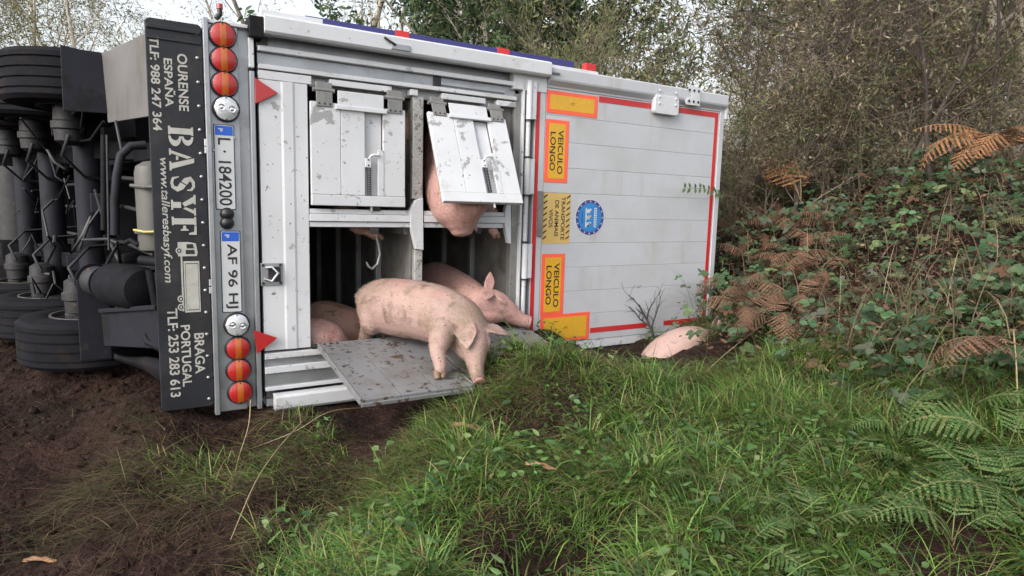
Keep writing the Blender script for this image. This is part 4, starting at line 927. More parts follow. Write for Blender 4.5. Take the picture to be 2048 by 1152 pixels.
def make_kind(levels, H_, r, leaf, bark, seed, lean=(0, 0, 1), wob=.06):
    grow.r = random.Random(seed); out = []; grow(seed, (0, 0, -.15), lean, H_, r, levels, out, wob=wob)
    wm = wood_mesh(out); wm.materials.append(bark)
    lm = mesh_only(*leaf_cloud(out, **leaf), M['leaf']) if leaf else None
    return wm, lm
def plant(kind, name, label, cat, x, y, rz, sc, group, z=None, tilt=(0, 0)):
    wm, lm = kind; t = thing(name, label, cat, (x, y, hz(x, y) if z is None else z), group, rot=(tilt[0], tilt[1], rz)); t.scale = sc if isinstance(sc, tuple) else (sc,)*3
    link('trunk' if 'tree' in name else 'stem', wm, t)
    if lm: link('crown' if 'tree' in name else 'foliage', lm, t)
    return t
OL = [(.14, .155, .055), (.22, .21, .08), (.075, .095, .04), (.30, .28, .14), (.20, .14, .075)]
EU = dict(minl=2, n=5200, Lr=(.09, .17), wr=(.018, .032), palette=OL, wts=(3, 3, 3, 1.5, 1), droop=.5, spread=.10)
euc = [make_kind([dict(seg=10), dict(n=15, len=.42, ang=(25, 60), **{'from': .22}, rr=.45, seg=6, lift=.05), dict(n=8, len=.45, ang=(20, 60), rr=.5, seg=4), dict(n=4, len=.5, ang=(20, 60), rr=.5, seg=3)], 9.0, .13, EU, M['palebark'], s) for s in (3, 8)]
DK = [(.028, .055, .022), (.05, .09, .032), (.09, .13, .048), (.18, .19, .08)]
dark = make_kind([dict(seg=10), dict(n=22, len=.40, ang=(30, 75), **{'from': .12}, rr=.4, seg=6, lift=.04), dict(n=9, len=.45, ang=(20, 65), rr=.5, seg=4), dict(n=4, len=.5, ang=(20, 60), rr=.5, seg=3)], 7.5, .11, dict(minl=2, n=19000, Lr=(.10, .19), wr=(.03, .055), palette=DK, wts=(4, 3, 1.5, .7), droop=.3, spread=.05), M['palebark'], 21)
sparse = make_kind([dict(seg=12), dict(n=12, len=.28, ang=(20, 50), **{'from': .3}, rr=.35, seg=6, lift=.06), dict(n=6, len=.5, ang=(20, 55), rr=.5, seg=4), dict(n=3, len=.5, ang=(20, 60), rr=.5, seg=3)], 10, .12, dict(minl=2, n=900, Lr=(.08, .15), wr=(.018, .03), palette=OL, wts=(2, 2, 2, 1, 2), droop=.6, spread=.06), M['bark'], 33)
BR = [(.17, .13, .085), (.24, .19, .12), (.09, .085, .045), (.15, .16, .07), (.32, .27, .17)]
SHL = [dict(seg=7), dict(n=12, len=.8, ang=(12, 60), **{'from': .0}, rr=.6, seg=7, lift=.03), dict(n=11, len=.42, ang=(20, 65), **{'from': .05}, rr=.5, seg=5, lift=.02), dict(n=6, len=.42, ang=(20, 60), **{'from': .1}, rr=.55, seg=3)]
scrub = [make_kind(SHL, 3.0, .030, dict(minl=2, n=5200, Lr=(.04, .095), wr=(.011, .024), palette=BR, wts=(3, 3, 2, 2, 1.2), droop=.1, spread=.05), M['twig'], s, wob=.12) for s in (41, 42)]
OG = [(.10, .125, .045), (.16, .18, .07), (.055, .075, .03), (.26, .24, .11), (.17, .13, .075)]
scrub.append(make_kind(SHL, 3.0, .028, dict(minl=1, n=3600, Lr=(.07, .14), wr=(.018, .036), palette=OG, wts=(3, 3, 3, 1.5, 1), droop=.35, spread=.07), M['twig'], 44, wob=.12))
scrub.append(make_kind(SHL, 3.0, .026, dict(minl=2, n=1500, Lr=(.04, .09), wr=(.011, .022), palette=BR, wts=(2, 2, 2, 1, 2), droop=.3, spread=.05), M['twig'], 45, wob=.13))
GB = [(.14, .17, .06), (.20, .21, .08), (.10, .12, .05), (.22, .18, .10)]
broom = make_kind(SHL, 3.0, .028, dict(minl=2, n=7000, Lr=(.05, .12), wr=(.006, .012), palette=GB, wts=(3, 3, 2, 1), droop=-.5, spread=.05), M['twig'], 57, wob=.10)
bare = make_kind([dict(seg=9), dict(n=10, len=.5, ang=(25, 60), **{'from': .2}, rr=.5, seg=6), dict(n=8, len=.5, ang=(25, 65), rr=.5, seg=4), dict(n=5, len=.5, ang=(25, 60), rr=.6, seg=3)], 4.2, .035, dict(minl=2, n=700, Lr=(.03, .06), wr=(.012, .022), palette=BR, wts=(2, 3, 1, 2, 2), droop=.3, spread=.03), M['darkbark'], 61, (.35, 0, 1), .10)
def dirp(px, d): return (px-1024)/FPX*d, d
G1 = 'eucalyptus trees behind the trailer'
for px, d, k, rz, s in ((40, 15, 0, 0, .72), (150, 16.5, 1, 1.2, .78), (245, 15.5, 0, 2.5, .80), (-90, 14, 1, 3.3, .72), (335, 22, 0, 4.0, .72)):
    x, y = dirp(px, d); plant(euc[k], 'eucalyptus_tree', 'pale olive eucalyptus tree rising behind the trailer wheels', 'tree', x, y, rz, s, G1, 0)
for x, y, k, rz, s in ((-12.5, 15, 0, .4, .8), (-16, 13.5, 1, 2, .85), (-19, 18, 0, 3.1, .9), (-22, 14, 1, 1, .8)):
    plant(euc[k], 'eucalyptus_tree', 'olive eucalyptus tree beyond the far side of the bare soil', 'tree', x, y, rz, s, 'eucalyptus trees beyond the soil', 0)
for i, (x, y) in enumerate(((-11, 17), (-13.5, 18), (-15, 16.5), (-17.5, 16), (-20, 15), (-9.5, 18.5))):
    plant(scrub[i % 2], 'scrub_shrub', 'brown scrub bush beyond the far side of the bare soil', 'shrub', x, y, i*1.1, 1.0, 'scrub beyond the soil', 0)
for px, d, rz, s in ((590, 20, .3, 1.0), (672, 17, 2.0, 1.05), (735, 21, 3.7, .95), (555, 24, 5, 1.0), (800, 24, 1.0, 1.0)):
    x, y = dirp(px, d); plant(sparse, 'bare_tree', 'thin grey-trunked tree with sparse leaves against the white sky', 'tree', x, y, rz, s, 'sparse trees above the trailer beam', 0)
for px, d, rz, s in ((872, 13.5, .6, 1.0),):
    x, y = dirp(px, d); plant(euc[1], 'eucalyptus_tree', 'eucalyptus with a pale straight trunk rising behind the red edge markers', 'tree', x, y, rz, s, None, 0)
for px, d, rz, s in ((985, 13, .5, 1.0), (1075, 14.5, 2.8, .95), (930, 17, 4.4, 1.0), (1180, 16, 1.2, .95)):
    x, y = dirp(px, d); plant(dark, 'leafy_tree', 'dense dark green leafy tree behind the upper trailer side', 'tree', x, y, rz, s, 'dark leafy trees behind the trailer', 0)
for px, d, rz, s in ((1120, 9.8, .5, .95), (1230, 10.5, 2.2, 1.05), (1010, 12.5, 1, 1.0)):
    x, y = dirp(px, d); plant(broom, 'broom_shrub', 'feathery green broom shrub behind the white door head', 'shrub', x, y, rz, s, 'broom shrubs behind the door')
sh = [(1310, 10), (1480, 8.8), (1540, 10.5), (1570, 8.6), (1630, 9.5), (1670, 8.2), (1720, 10.2), (1760, 8.8), (1820, 9.6), (1850, 8.2), (1900, 10), (1940, 8.8), (1990, 9.5), (2040, 8.3), (2090, 9.6), (1620, 12.5), (1860, 12.5), (2150, 8.5), (1250, 13), (1680, 15), (1920, 15)]
low = [(1470, 8.0), (1530, 7.9), (1590, 7.7), (1650, 7.9), (1720, 7.6), (1800, 7.7), (1880, 7.5), (1960, 7.4), (2040, 7.4), (1500, 9.4), (1600, 9.2), (1760, 9.3), (1880, 9.2)]
for i, (px, d) in enumerate(sh):
    x, y = dirp(px, d); s = rnd.uniform(.85, 1.15)*(1.0 if px < 1600 else 1.1)
    plant(scrub[(2, 0, 3, 3, 1)[i % 5]], 'scrub_shrub', ('olive green scrub bush with drooping leaves behind the brambles', 'tangled brown scrub bush on the bank behind the brambles', 'nearly leafless grey-brown twiggy bush on the bank', 'nearly leafless grey-brown twiggy bush on the bank', 'tangled brown scrub bush on the bank behind the brambles')[i % 5], 'shrub', x, y, rnd.uniform(0, 6.28), s*(.78 if 1370 < px < 1500 else 1), ('green scrub on the bank', 'brown scrub on the bank', 'bare scrub on the bank', 'bare scrub on the bank', 'brown scrub on the bank')[i % 5])
for i, (px, d) in enumerate(low):
    x, y = dirp(px, d); plant(scrub[(i+1) % 3], 'low_scrub', 'low brown twiggy bush rising straight out of the brambles', 'shrub', x, y, rnd.uniform(0, 6.28), rnd.uniform(.42, .58), 'low bushes along the top of the brambles')
for px, d, rz, s, tl in ((1590, 7.6, 3.3, .85, -.25), (1790, 7.2, 3.0, .9, -.45), (1870, 7.0, 2.2, .9, .1), (1690, 7.8, .4, .85, -.3), (1960, 7.2, 4, .8, .0), (1480, 8.2, 2.6, .9, -.1)):
    x, y = dirp(px, d); plant(bare, 'bare_sapling', 'leaning dark bare-branched sapling standing in the scrub', 'sapling', x, y, rz, s, 'bare saplings in the scrub', tilt=(0, tl))
for px, d, rz, s in ((1968, 8.0, 1.0, .55), (2005, 7.8, 3.0, .6), (1610, 15, 2, .95), (1760, 14.5, 4, .95), (1880, 15.5, 5.5, .95), (2060, 14, .5, .9)):
    x, y = dirp(px, d); plant(euc[0], 'eucalyptus_tree', 'pale-barked eucalyptus standing in the scrub above the brambles', 'tree', x, y, rz, s, 'eucalyptus trees on the bank')

# ------------------------------------------------------------------ grass, litter and weeds
def scatter(n, x0, x1, y0, y1): return rand(x0, x1, n), rand(y0, y1, n)
def free_of_trailer(x, y, m=.0):
    a, c = trailer_ac(x, y); body_ = (a > -.68-m) & (a < 4.35+m) & (c < .05+m)
    r1 = (a > .26-m) & (a < 1.09) & (c < 1.03+m) & (c > -1); r2 = (a >= 1.07) & (a < 2.03) & (c < .62) & (c > -1)
    return ~(body_ | r1 | r2)
def cover(x, y):
    g = ss(x + .45*vnoise(x*1.5, y*1.5, 8) + .15 + .5*ss(y, 2.75, 3.3), -1.05, -.05)
    g = g*(1-np.exp(-(((x-.17)/.34)**2+((y-2.28)/.27)**2))*1.3) * ss(vnoise(x*1.8, y*1.8, 12)+.5, .14, .48)
    g = g*(1-.9*ss(x + .18*(y-4.5), 1.75, 2.6)*ss(y, 3.0, 3.9))
    tuft = np.exp(-(((x+1.55)/.28)**2+((y-3.35)/.22)**2))
    return np.clip(np.maximum(g, tuft), 0, 1)
n = 240000; x, y = scatter(n, -2.4, 3.4, 1.7, 6.6)
k = (nr.random(n) < cover(x, y)*np.clip(2.2/np.maximum(1, y-.8), .35, 1)) & free_of_trailer(x, y); x, y = x[k], y[k]; n = len(x)
clump = vnoise(x*2.6, y*2.6, 20)+.5
P = np.stack([x, y, H(x, y)-.006], -1); az0 = 3.6 + 2.4*vnoise(x*.9, y*.9, 22)
GP = [(.060, .125, .022), (.11, .21, .036), (.18, .27, .06), (.040, .085, .024), (.26, .22, .09), (.16, .115, .06)]
gc = pick(GP, (2.5, 3, 2.0, 2.2, 1.0, 1.3), n); gc *= (.85+.6*(vnoise(x*1.7, y*1.7, 25)+.5))[:, None]
ga, gc_ = trailer_ac(x, y); nd = 1-.55*((ga > 1.9) & (ga < 3.1) & (gc_ < .9))
V, F, C = blades(P, rand(.05, .20, n)*(.4+1.2*clump)*nd, rand(.0028, .0066, n), az0+nr.normal(0, 1.2, n), rand(.3, 1.2, n)+.5*ss(vnoise(x*2.1, y*2.1, 27), -.15, .2), rand(.1, .6, n), gc)
tag(np_mesh('grass', V, F, M['grassm'], C), kind='stuff')
# tussocks of long arching blades and flattened dead thatch
tx, ty = scatter(520, -1.5, 3.3, 1.75, 5.6); k = (nr.random(520) < .15+.85*cover(tx, ty)) & (cover(tx, ty) > .12) & (tx > -.85+.35*nr.random(520)) & ~((trailer_ac(tx, ty)[0] > 1.9) & (trailer_ac(tx, ty)[0] < 3.1) & (trailer_ac(tx, ty)[1] < 1.0)) & free_of_trailer(tx, ty, .05); tx, ty = tx[k], ty[k]; m_ = nr.integers(35, 110, len(tx)); ti = np.repeat(np.arange(len(tx)), m_); n = len(ti)
rr_ = .055*np.abs(nr.normal(0, 1, n)); an = rand(0, 6.28, n); x = tx[ti]+rr_*np.cos(an); y = ty[ti]+rr_*np.sin(an); tone = nr.uniform(.6, 1.3, len(tx))[ti]; tl = nr.uniform(.55, 1.25, len(tx))[ti]; bias = (3.9+nr.normal(0, .6, len(tx)))[ti]
V, F, C = blades(np.stack([x, y, H(x, y)-.006], -1), rand(.09, .27, n)*tl, rand(.0035, .0095, n), np.where(nr.random(n) < .5, an, bias+nr.normal(0, .6, n)), rand(.25, 1.15, n), rand(.18, .55, n), pick(GP, (2, 3.5, 3, 1.5, .8, .5), n)*tone[:, None], 4)
tag(np_mesh('tussock_grass', V, F, M['grassm'], C), kind='stuff')
n = 46000; x, y = scatter(n, -1.8, 3.6, 1.75, 5.8); k = (nr.random(n) < .12+.88*ss(vnoise(x*1.6, y*1.6, 77)+.5*vnoise(x*4, y*4, 78) + .15*ss(x, 1.0, 2.2), .0, .25)) & (cover(x, y) > .04) & free_of_trailer(x, y, .02); x, y = x[k], y[k]; n = len(x)
V, F, C = blades(np.stack([x, y, H(x, y)+rand(.0, .05, n)], -1), rand(.07, .26, n), rand(.002, .0045, n), 3.9+nr.normal(0, 1.0, n), rand(1.0, 1.6, n), rand(-.05, .25, n), pick([(.17, .125, .065), (.11, .08, .045), (.24, .19, .10), (.10, .11, .04), (.065, .05, .032)], (3, 3, 1, 2, 2), n))
tag(np_mesh('dead_thatch', V, F, M['dry'], C), kind='stuff')
# small broad weeds through the grass
n = 20000; x, y = scatter(n, -1.2, 3.4, 1.8, 6.4); k = (nr.random(n) < .25+.5*cover(x, y)) & (cover(x, y) > .1) & free_of_trailer(x, y) & (vnoise(x*1.3, y*1.3, 31) > -.12); x, y = x[k], y[k]; n = len(x)
V, F, C = leaves(np.stack([x, y, H(x, y)+rand(.01, .12, n)], -1), unit(n, -.1, .5), unit(n, .3, 1), rand(.02, .065, n), rand(.010, .028, n), pick([(.06, .125, .032), (.10, .18, .05), (.04, .085, .03), (.15, .20, .07)], (2, 2, 1, .7), n))
tag(np_mesh('weeds', V, F, M['leaf'], C), kind='stuff')
# straw and dead stems littering the bare soil
n = 90000; x, y = scatter(n, -5.0, 1.2, 1.6, 6.5); k = free_of_trailer(x, y, .0) | (trailer_ac(x, y)[0] < -.7); cv = cover(x, y); k &= nr.random(n) < (.30+.5*np.exp(-((x+.9)/.6)**2))*(1-.5*cv); x, y = x[k], y[k]; n = len(x)
LP = [(.16, .115, .075), (.10, .070, .045), (.24, .19, .12), (.055, .038, .028), (.085, .085, .04)]
V, F, C = blades(np.stack([x, y, H(x, y)+.004+rand(0, .02, n)], -1), rand(.03, .16, n), rand(.0014, .0038, n), rand(0, 6.28, n), rand(1.25, 1.62, n), rand(-.06, .18, n), pick(LP, (2.5, 3, .5, 4, 1), n)*np.array([.52, .46, .44]))
tag(np_mesh('plant_litter', V, F, M['dry'], C), kind='stuff')
# soil clods
n = 9000; x, y = scatter(n, -5, .6, 1.7, 6.5); k = (cover(x, y) < .35) & (free_of_trailer(x, y) | (trailer_ac(x, y)[0] < -.7)); x, y = x[k], y[k]; n = len(x)
ico = np.array([(1, 0, 0), (-1, 0, 0), (0, 1, 0), (0, -1, 0), (0, 0, 1), (0, 0, -1)], float); fi = np.array([(0, 2, 4), (2, 1, 4), (1, 3, 4), (3, 0, 4), (2, 0, 5), (1, 2, 5), (3, 1, 5), (0, 3, 5)])
S = (.003+.042*nr.random(n)**6)[:, None, None]; V = ico[None]*S*(1+nr.uniform(-.45, .45, (n, 6, 3))); V += np.stack([x, y, H(x, y)], -1)[:, None]
tag(np_mesh('soil_clods', V.reshape(-1, 3), (np.arange(n)[:, None, None]*6+fi[None]).reshape(-1, 3), msoil, None), kind='stuff')
# flattened dry stems in front of the bumper
n = 16000; x, y = scatter(n, -2.3, .4, 2.4, 4.1); k = free_of_trailer(x, y, .02) & (nr.random(n) < np.exp(-((y-3.45-.25*(x+1))/.45)**2)); x, y = x[k], y[k]; n = len(x)
V, F, C = blades(np.stack([x, y, H(x, y)+.003], -1), rand(.08, .30, n), rand(.0018, .0042, n), -1.9+nr.normal(0, .9, n), rand(.9, 1.45, n), rand(.0, .2, n), pick([(.12, .09, .05), (.075, .06, .034), (.19, .15, .085), (.055, .075, .028)], (3, 3, .8, 2), n), 4)
tag(np_mesh('flattened_dry_grass', V, F, M['dry'], C), kind='stuff')

# ------------------------------------------------------------------ brambles on the bank
def bank_mask(x, y): return ss(x + .18*(y-4.5) + .3*vnoise(x*1.2, y*1.2, 40), 1.55, 2.3)*np.maximum(ss(y, 2.9, 3.8), .30*ss(y, 1.8, 2.4)*ss(vnoise(x*1.7, y*1.7, 80), -.1, .2))
GREEN = [(.038, .076, .032), (.060, .118, .050), (.092, .15, .070), (.14, .18, .075), (.15, .085, .05), (.10, .12, .085)]
n = 17000; x, y = scatter(n, 1.2, 8.5, 1.9, 9.6); k = (nr.random(n) < bank_mask(x, y)*(.34+.66*ss(vnoise(x*1.1, y*1.1, 44), -.25, .15))*(1-.6*ss(y, 6.2, 7.5))*(1-.5*np.exp(-(((x-2.75)/.65)**2+((y-6.0)/1.3)**2)))) & free_of_trailer(x, y, .05); x, y = x[k], y[k]; n = len(x)
lift = (.04+.42*nr.random(n)**1.4)*(.35+1.2*(vnoise(x*1.4, y*1.4, 46)+.5))*(.4+.6*ss(y, 2.6, 3.8)); C0_ = np.stack([x, y, H(x, y)+lift], -1)
nrm = unit(n, .15, 1)*.7 + np.array([-.35, -.45, .6]); az = rand(0, 6.28, n); tone = pick(GREEN, (3, 4, 3, .8, .5, 1.5), n)
sz = nr.random(n)**1.5
per = []
for j in range(3):
    aj = az + (j-1)*1.25; D = np.stack([np.cos(aj), np.sin(aj), rand(-.35, .15, n)], -1); D = D - nrm*(D*nrm).sum(1, keepdims=True)/((nrm**2).sum(1, keepdims=True))*.8
    Lf = (.032+.06*sz)*(1.15 if j == 1 else .95)
    per.append(leaves(C0_ + D*.008, D, nrm + unit(n)*.25, Lf, Lf*rand(.58, .72, n), tone*(1+nr.uniform(-.12, .12, (n, 1)))))
d2 = (x**2+y**2); big = np.argsort(d2 - 6*lift)[:100]; mask = np.zeros(n, bool); mask[big] = True
bt = thing('bramble_thicket', 'sprawling green bramble thicket covering the bank to the right of the trailer roof', 'brambles', (3.6, 5.2, hz(3.6, 5.2)))
off = np.array(bt.location)
for V, F, C in per:
    Vn = V.reshape(n, 6, 3)
    for i in big:
        o_ = np_mesh('leaf', Vn[i]-off, np.array([(0, 1, 2, 3), (0, 3, 4, 5)]), M['leaf'], C[2*i:2*i+2], bt)
rest = cat_mesh([(V.reshape(n, 6, 3)[~mask].reshape(-1, 3)-off, (np.arange((~mask).sum())[:, None, None]*6+np.array([(0, 1, 2, 3), (0, 3, 4, 5)])[None]).reshape(-1, 4), C.reshape(n, 2, 3)[~mask].reshape(-1, 3)) for V, F, C in per])
o_ = np_mesh('foliage', rest[0], rest[1], M['leaf'], rest[2], bt); o_['kind'] = 'stuff'
# arching canes and dead stems
n2 = 3800; x, y = scatter(n2, 1.4, 7.5, 3.0, 9); k = (nr.random(n2) < bank_mask(x, y)) & free_of_trailer(x, y, .1); x, y = x[k], y[k]; n2 = len(x)
V, F, C = blades(np.stack([x, y, H(x, y)+rand(.0, .25, n2)], -1)-off, rand(.3, .9, n2), rand(.004, .008, n2), rand(0, 6.28, n2), rand(.2, 1.1, n2), rand(.12, .45, n2), pick([(.12, .07, .05), (.16, .12, .08), (.07, .08, .035), (.25, .20, .13)], (3, 3, 2, 1), n2), 5)
o_ = np_mesh('canes', V, F, M['dry'], C, bt); o_['kind'] = 'stuff'
# withered brown leaves and litter on the bank
n = 26000; x, y = scatter(n, 1.3, 8.0, 2.9, 9.6); k = (nr.random(n) < bank_mask(x, y)) & free_of_trailer(x, y, .05); x, y = x[k], y[k]; n = len(x)
V, F, C = leaves(np.stack([x, y, H(x, y)+rand(.0, .30, n)], -1), unit(n, -.5, .5), unit(n), rand(.025, .06, n), rand(.010, .025, n), pick([(.125, .075, .046), (.085, .056, .038), (.20, .14, .085), (.055, .05, .03)], (3, 3, 1, 2.5), n))
tag(np_mesh('withered_undergrowth', V, F, M['dry'], C), kind='stuff')
# tall grass on the near slope of the bank
n = 26000; x, y = scatter(n, .6, 4.2, 1.9, 4.6); k = (nr.random(n) < .18+.5*ss(vnoise(x*1.5, y*1.5, 61), -.1, .3)); x, y = x[k], y[k]; n = len(x)
V, F, C = blades(np.stack([x, y, H(x, y)-.005], -1), rand(.08, .30, n), rand(.003, .0065, n), rand(0, 6.28, n), rand(.3, 1.2, n), rand(.15, .5, n), pick(GP, (3, 2.5, 1.5, 3, .9, 1.5), n), 4)
tag(np_mesh('tall_grass', V, F, M['grassm'], C), kind='stuff')

# ------------------------------------------------------------------ bracken ferns
def frond_mesh(L, wdt, palette, wts, arch, seed, m, np_=18, lobes=8, curlp=.0):
    rg = random.Random(seed); parts = []; pts = []; ang = R_(62); p = np.zeros(3)
    N_ = 26
    for i in range(N_+1):
        pts.append(p.copy()); p = p + np.array([math.cos(ang), 0, math.sin(ang)])*L/N_; ang -= arch/N_*(1+.6*i/N_)
    pts = np.array(pts); PV, PD, PN, PL, PW = [], [], [], [], []
    for k in range(np_):
        t = .22 + .76*k/(np_-1); i = min(N_-1, int(t*N_)); b = pts[i] + (pts[i+1]-pts[i])*(t*N_-i); d = pts[i+1]-pts[i]; d /= np.linalg.norm(d)
        up = np.cross(d, [0, 1, 0]); up = -up if up[2] < 0 else up
        ln = wdt*(math.sin(min(1, (t-.14)/.30)*math.pi/2))*(1-(max(0, t-.3)/.72)**1.15)+.012
        for s in (-1, 1):
            dv = np.array([0, s, 0])*.93 + d*.36 + up*rg.uniform(-.22, .10)-curlp*np.array([0, 0, 1]); dv /= np.linalg.norm(dv); nb = max(4, int(lobes*ln/wdt)+2)
            side = np.cross(dv, up)
            for q_ in range(nb):
                u = (q_+.1)/nb; pb = b + dv*ln*u - np.array([0, 0, .10*ln*u*u]); w_ = min(.016, ln*.10)*(1-.75*u)+.0015
                for e in (-1, 1):
                    PV.append(pb); PD.append(side*e*.80+dv*.75); PN.append(up); PL.append(w_*1.3); PW.append(min(.02, ln/nb*.62))
            PV.append(b); PD.append(dv - np.array([0, 0, .08])); PN.append(up); PL.append(ln*1.02); PW.append(ln*.075+.003)
            PV.append(b + dv*ln*.9); PD.append(dv); PN.append(up); PL.append(ln*.12); PW.append(.006)
    PV, PD, PN = map(np.array, (PV, PD, PN)); n = len(PV)
    parts.append(leaves(PV, PD, PN + nr.normal(0, .12, (n, 3)), np.array(PL), np.array(PW), pick(palette, wts, n), .05))
    r = .0032*L/.6; sq = []
    for i in range(0, N_+1, 2):
        rr = r*(1-.8*i/N_)+.0006; sq += [pts[i]+[0, -rr, 0], pts[i]+[0, 0, rr], pts[i]+[0, rr, 0], pts[i]-[0, 0, rr]]
    k = len(sq)//4; Fq = np.array([(4*i+j, 4*i+(j+1) % 4, 4*i+4+(j+1) % 4, 4*i+4+j) for i in range(k-1) for j in range(4)])
    parts.append((np.array(sq), Fq, np.tile(np.array(palette[-1]), (len(Fq), 1))))
    return mesh_only(*cat_mesh(parts), m)
FG = [(.058, .115, .032), (.085, .155, .045), (.12, .19, .058), (.20, .20, .08)]; FD = [(.27, .125, .058), (.34, .175, .08), (.20, .10, .055), (.24, .165, .095)]; FP = [(.22, .23, .10), (.16, .19, .075), (.26, .24, .12), (.28, .24, .12)]
FB = [(.18, .095, .06), (.125, .075, .052), (.23, .13, .08), (.17, .125, .08)]
GF = [frond_mesh(.62, .16, FG, (3, 4, 2.5, 1.2), a, s, M['leaf']) for a, s in ((1.6, 1), (2.1, 2), (1.2, 3))]
DF = [frond_mesh(.60, .15, FD, (3, 3, 2, 1), a, s, M['dry'], curlp=.3) for a, s in ((1.0, 4), (1.9, 5))]
PF = [frond_mesh(.50, .13, FP, (3, 3, 2, 1), a, s, M['leaf']) for a, s in ((2.0, 6), (1.4, 7))]
BF = [frond_mesh(.55, .15, FB, (3, 3, 2, 1), a, s, M['dry'], curlp=.45) for a, s in ((1.5, 8), (2.3, 9))]
def fern(set_, pos, fr, label, group, lift=0., name='bracken_fern'):
    t = thing(name, label, 'fern', (pos[0], pos[1], pos[2]+lift), group)
    for (azd, pitch, sc) in fr:
        o = link('frond', set_[rnd.randrange(len(set_))], t); o.rotation_euler = (rnd.uniform(-.35, .35), R_(-pitch), R_(azd)); o.scale = (sc,)*3
    return t
def spray(n, a0, a1, p0, p1, s0, s1): return [(a0+(a1-a0)*(k+rnd.random())/n, rnd.uniform(p0, p1), rnd.uniform(s0, s1)) for k in range(n)]
GL, GGp = 'green bracken fern growing in the grass on the slope', 'green ferns on the slope'
for px, py, n_, s0, s1 in ((2010, 930, 4, .6, .8), (2040, 1060, 5, .6, .85), (1900, 1110, 4, .45, .65), (1700, 930, 3, .4, .5), (1800, 890, 3, .4, .6), (1620, 1090, 3, .35, .5), (2045, 840, 4, .55, .8), (1930, 850, 3, .45, .6), (1490, 1125, 3, .3, .45), (1850, 1000, 4, .45, .6), (1960, 1000, 4, .5, .7), (1420, 1000, 2, .3, .4)):
    fern(GF, gp(px, py), spray(n_, 0, 360, -24, 10, s0*1.25, s1*1.25), GL, GGp, .05)
fern(GF, gp(885, 828), [(200, -55, .7), (150, -58, .62), (100, -55, .55), (20, -60, .5)], 'flattened green fern in the grass at the foot of the hatch the pig stands on', None)
fern(GF, gp(690, 1070), [(110, -30, .5), (60, -40, .45), (170, -45, .45), (10, -40, .4)], 'small green fern on the crumbling soil edge', None)
fern(GF, gp(820, 1060), [(150, -50, .5), (60, -52, .45), (260, -50, .45)], 'low dark fern among the grass above the soil edge', None)
fern(PF, gp(1610, 800), [(40, -35, .75), (75, -25, .6), (350, -40, .5)], 'pale yellow-green fern at the foot of the brambles', None)
fern(GF, gp(1690, 330, .3), [(80, 10, .9), (110, 20, 1.0), (60, -5, .8)], 'upright green fern standing among the scrub', None, .15)
for px, py, n_ in ((1560, 330, 3), (1740, 350, 3), (1620, 400, 3), (1500, 330, 3), (1830, 370, 3), (1990, 430, 3), (1470, 420, 3), (1930, 520, 3)):
    fern(PF if n_ % 2 else GF, gp(px, py, .25), spray(n_, 150, 400, -25, 5, .6, .95), 'yellowing fern rising out of the brambles', 'ferns in the brambles', .15)
fern(DF, gp(1600, 420, .3), [(95, 20, 2.3), (80, 14, 2.0), (110, 10, 1.8), (70, 2, 1.6), (130, 0, 1.6)], 'upright rust-brown dead fern like a plume above the brambles', None, .4, 'dead_fern')
fern(DF, gp(2000, 330, .3), [(185, -12, 1.9), (200, -22, 1.6), (170, -14, 1.7), (215, -8, 1.5), (20, -12, 1.6), (240, -15, 1.4)], 'bright orange dead fern arching over the top of the brambles', None, .42, 'dead_fern')
for px, py in ((1475, 470), (1500, 540), (1560, 470), (1540, 580), (1620, 500), (1460, 600), (1660, 470), (1590, 620), (2025, 745), (1480, 400), (1530, 430), (1580, 540), (1510, 490), (1640, 560), (1490, 640), (1550, 660), (1600, 450)):
    fern(BF, gp(px, py, .2), spray(5, 100, 460, -22, 14, .75, 1.15), 'withered brown fern tangled in the brambles beside the roof edge', 'withered ferns by the roof', .26, 'dead_fern')

# ------------------------------------------------------------------ single small things
def bark_strip(px, py, az, L, wd, label):
    p = gp(px, py); V = []; F_ = []; n = 12; m_ = 7
    for i in range(n+1):
        u = i/n; w_ = wd*(.35+.65*math.sin(math.pi*min(1, .12+u*.95)))
        for j in range(m_+1):
            v_ = j/m_-.5; V.append(((u-.5)*L, v_*w_*.8*(1+.25*math.sin(11*u))+.006*math.sin(4*u), .006+.5*w_*(.25-v_*v_)+.004*math.sin(5.1*u)+.003*math.sin(19*u+7*v_)))
    for i in range(n):
        for j in range(m_): F_.append((i*(m_+1)+j, (i+1)*(m_+1)+j, (i+1)*(m_+1)+j+1, i*(m_+1)+j+1))
    o = MB().add(V, F_).build('bark_strip', M['barkstrip'], None, smooth=60); o.modifiers.new('t', 'SOLIDIFY').thickness = .003
    o.location = p + Vector((0, 0, .045 if px > 500 else .012)); o.rotation_euler = (.25, .06, az); tag(o, label, 'bark')
bark_strip(940, 872, -.35, .20, .055, 'curled orange-brown bark strip lying on the green grass')
bark_strip(1082, 952, -.25, .15, .04, 'pale tan bark strip beside the bare soil patch in the grass')
bark_strip(85, 1128, .1, .15, .032, 'thin orange bark strip lying on the bare dark soil')
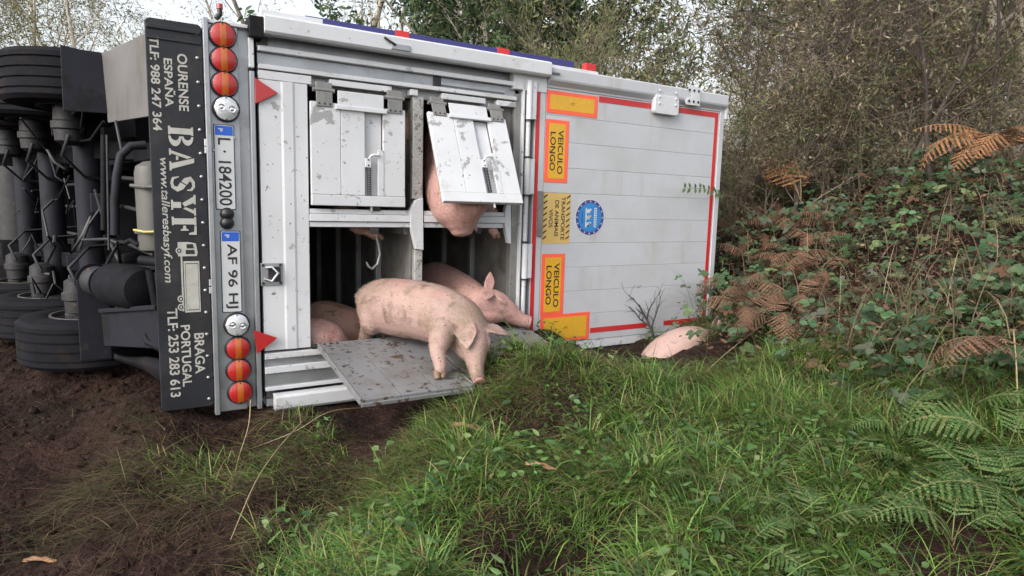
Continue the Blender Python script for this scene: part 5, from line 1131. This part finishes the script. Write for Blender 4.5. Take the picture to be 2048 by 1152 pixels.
# sprigs of rounded leaves
def sprig(px, py, label, spots, s=1.0):
    p = gp(px, py); t = thing('bramble_sprig', label, 'seedling', p)
    for dx, dy, dz, az_, L_ in spots:
        base = np.array([(dx*.3, dy*.3, dz*.8)]); D = np.array([(math.cos(az_), math.sin(az_), .05)])
        np_mesh('leaf', *(lambda r: (r[0], r[1]))(leaves(np.array([(dx, dy, dz)]), D, np.array([(-.1, -.5, 1.)]), np.array([L_*s]), np.array([L_*.72*s]), np.array([(.13, .22, .075)]))), M['leaf'], np.array([(.13, .22, .075)]*2)*rnd.uniform(.85, 1.15), t)
        MB().tube([(0, 0, 0), (dx*.5, dy*.5, dz*.9), (dx, dy, dz)], .0016, 5).build('stem', M['twig'], t)
    return t
sprig(770, 935, 'sprig of four pale oval leaves on the grassy soil edge', [(-.03, 0, .10, 2.6, .055), (.01, .02, .12, .9, .055), (-.01, -.04, .06, 3.6, .05), (.03, -.03, .06, -.3, .045)])
sprig(665, 1128, 'sprig of rounded pale green leaves low on the dark soil', [(-.03, .0, .05, 2.8, .05), (.02, .02, .06, .5, .055), (-.02, -.03, .04, 3.8, .045), (.03, -.02, .05, -.5, .05), (0, .04, .06, 1.6, .045)])
sprig(1640, 620, 'sprig of bright green rounded leaves standing out of the brambles', [(-.05, 0, .30, 3.0, .06), (.0, .02, .34, 1.5, .06), (.05, 0, .31, .2, .06), (-.02, -.04, .28, -2., .06), (.03, -.04, .28, -1, .06)])
# dark leafless twig in front of the door
grow.r = random.Random(12); out = []
grow(0, (0, 0, -.03), (-.12, 0, 1), .60, .016, [dict(seg=7), dict(n=8, len=.55, ang=(15, 45), **{'from': .1}, rr=.75, seg=5, lift=.04), dict(n=6, len=.4, ang=(20, 50), rr=.7, seg=4)], out, wob=.12)
me = wood_mesh(out, (6, 5, 4)); me.materials.append(M['darktwig'])
o = tag(link('leafless_twig', me), 'dark leafless twiggy stem standing against the white door', 'twig'); o.location = wat(1312, 684, .14); o.scale = (1, 1, 1)
# green shoot reaching across the roof edge
p = wat(1470, 395, -.1); t = thing('bramble_shoot', 'thin green shoot with small leaves reaching over the right edge of the door', 'bramble', p)
tip = [Vector((0, 0, 0)), wat(1440, 388, .05)-p, wat(1410, 378, .12)-p, wat(1370, 376, .16)-p]
MB().tube(bez(tip, 4), .003, 5).build('stem', M['twig'], t)
for q_ in bez(tip, 4)[3:]:
    for s_ in (-1, 1):
        r_ = leaves(np.array([q_]), np.array([(-.4, -.3, .7*s_)])+nr.normal(0, .2, (1, 3)), np.array([(.3, -1., .3)]), np.array([.055]), np.array([.028]), np.array([(.09, .15, .05)]))
        np_mesh('leaf', r_[0], r_[1], M['leaf'], r_[2], t)
# long dry stalks on the soil
for pts, lb_ in ((((608, 846, .02), (560, 930, .10), (515, 1010, .12), (462, 1090, .02)), 'long straw-coloured stalk leaning across the dark soil below the bumper'),
                 (((735, 830, .05), (660, 850, .09), (590, 885, .07), (505, 905, .02)), 'thin dry stalk lying in front of the white sill rails'),
                 (((505, 830, .14), (500, 880, .10), (480, 930, .05), (462, 985, .01)), 'bent yellowed stalk below the tail lamps'),
                 (((2010, 770, .3), (2020, 830, .22), (2035, 920, .04)), 'bare yellow fern stalk on the right slope'),
                 (((1410, 760, .05), (1460, 730, .12), (1530, 690, .18)), 'dry bent stalk at the foot of the brambles')):
    P_ = [gp(x_, y_) + Vector((0, 0, z_)) for x_, y_, z_ in pts]; b0_ = P_[0].copy()
    o = MB().tube([q_-b0_ for q_ in bez(P_, 4)], [.0042-.00018*i for i in range(len(bez(P_, 4)))], 6).build('dry_stalk', pm('dry_stalk_'+lb_.split()[0], (.30, .235, .13), .75, 0, .25, 12), None, smooth=True); o.location = b0_; tag(o, lb_, 'stalk')
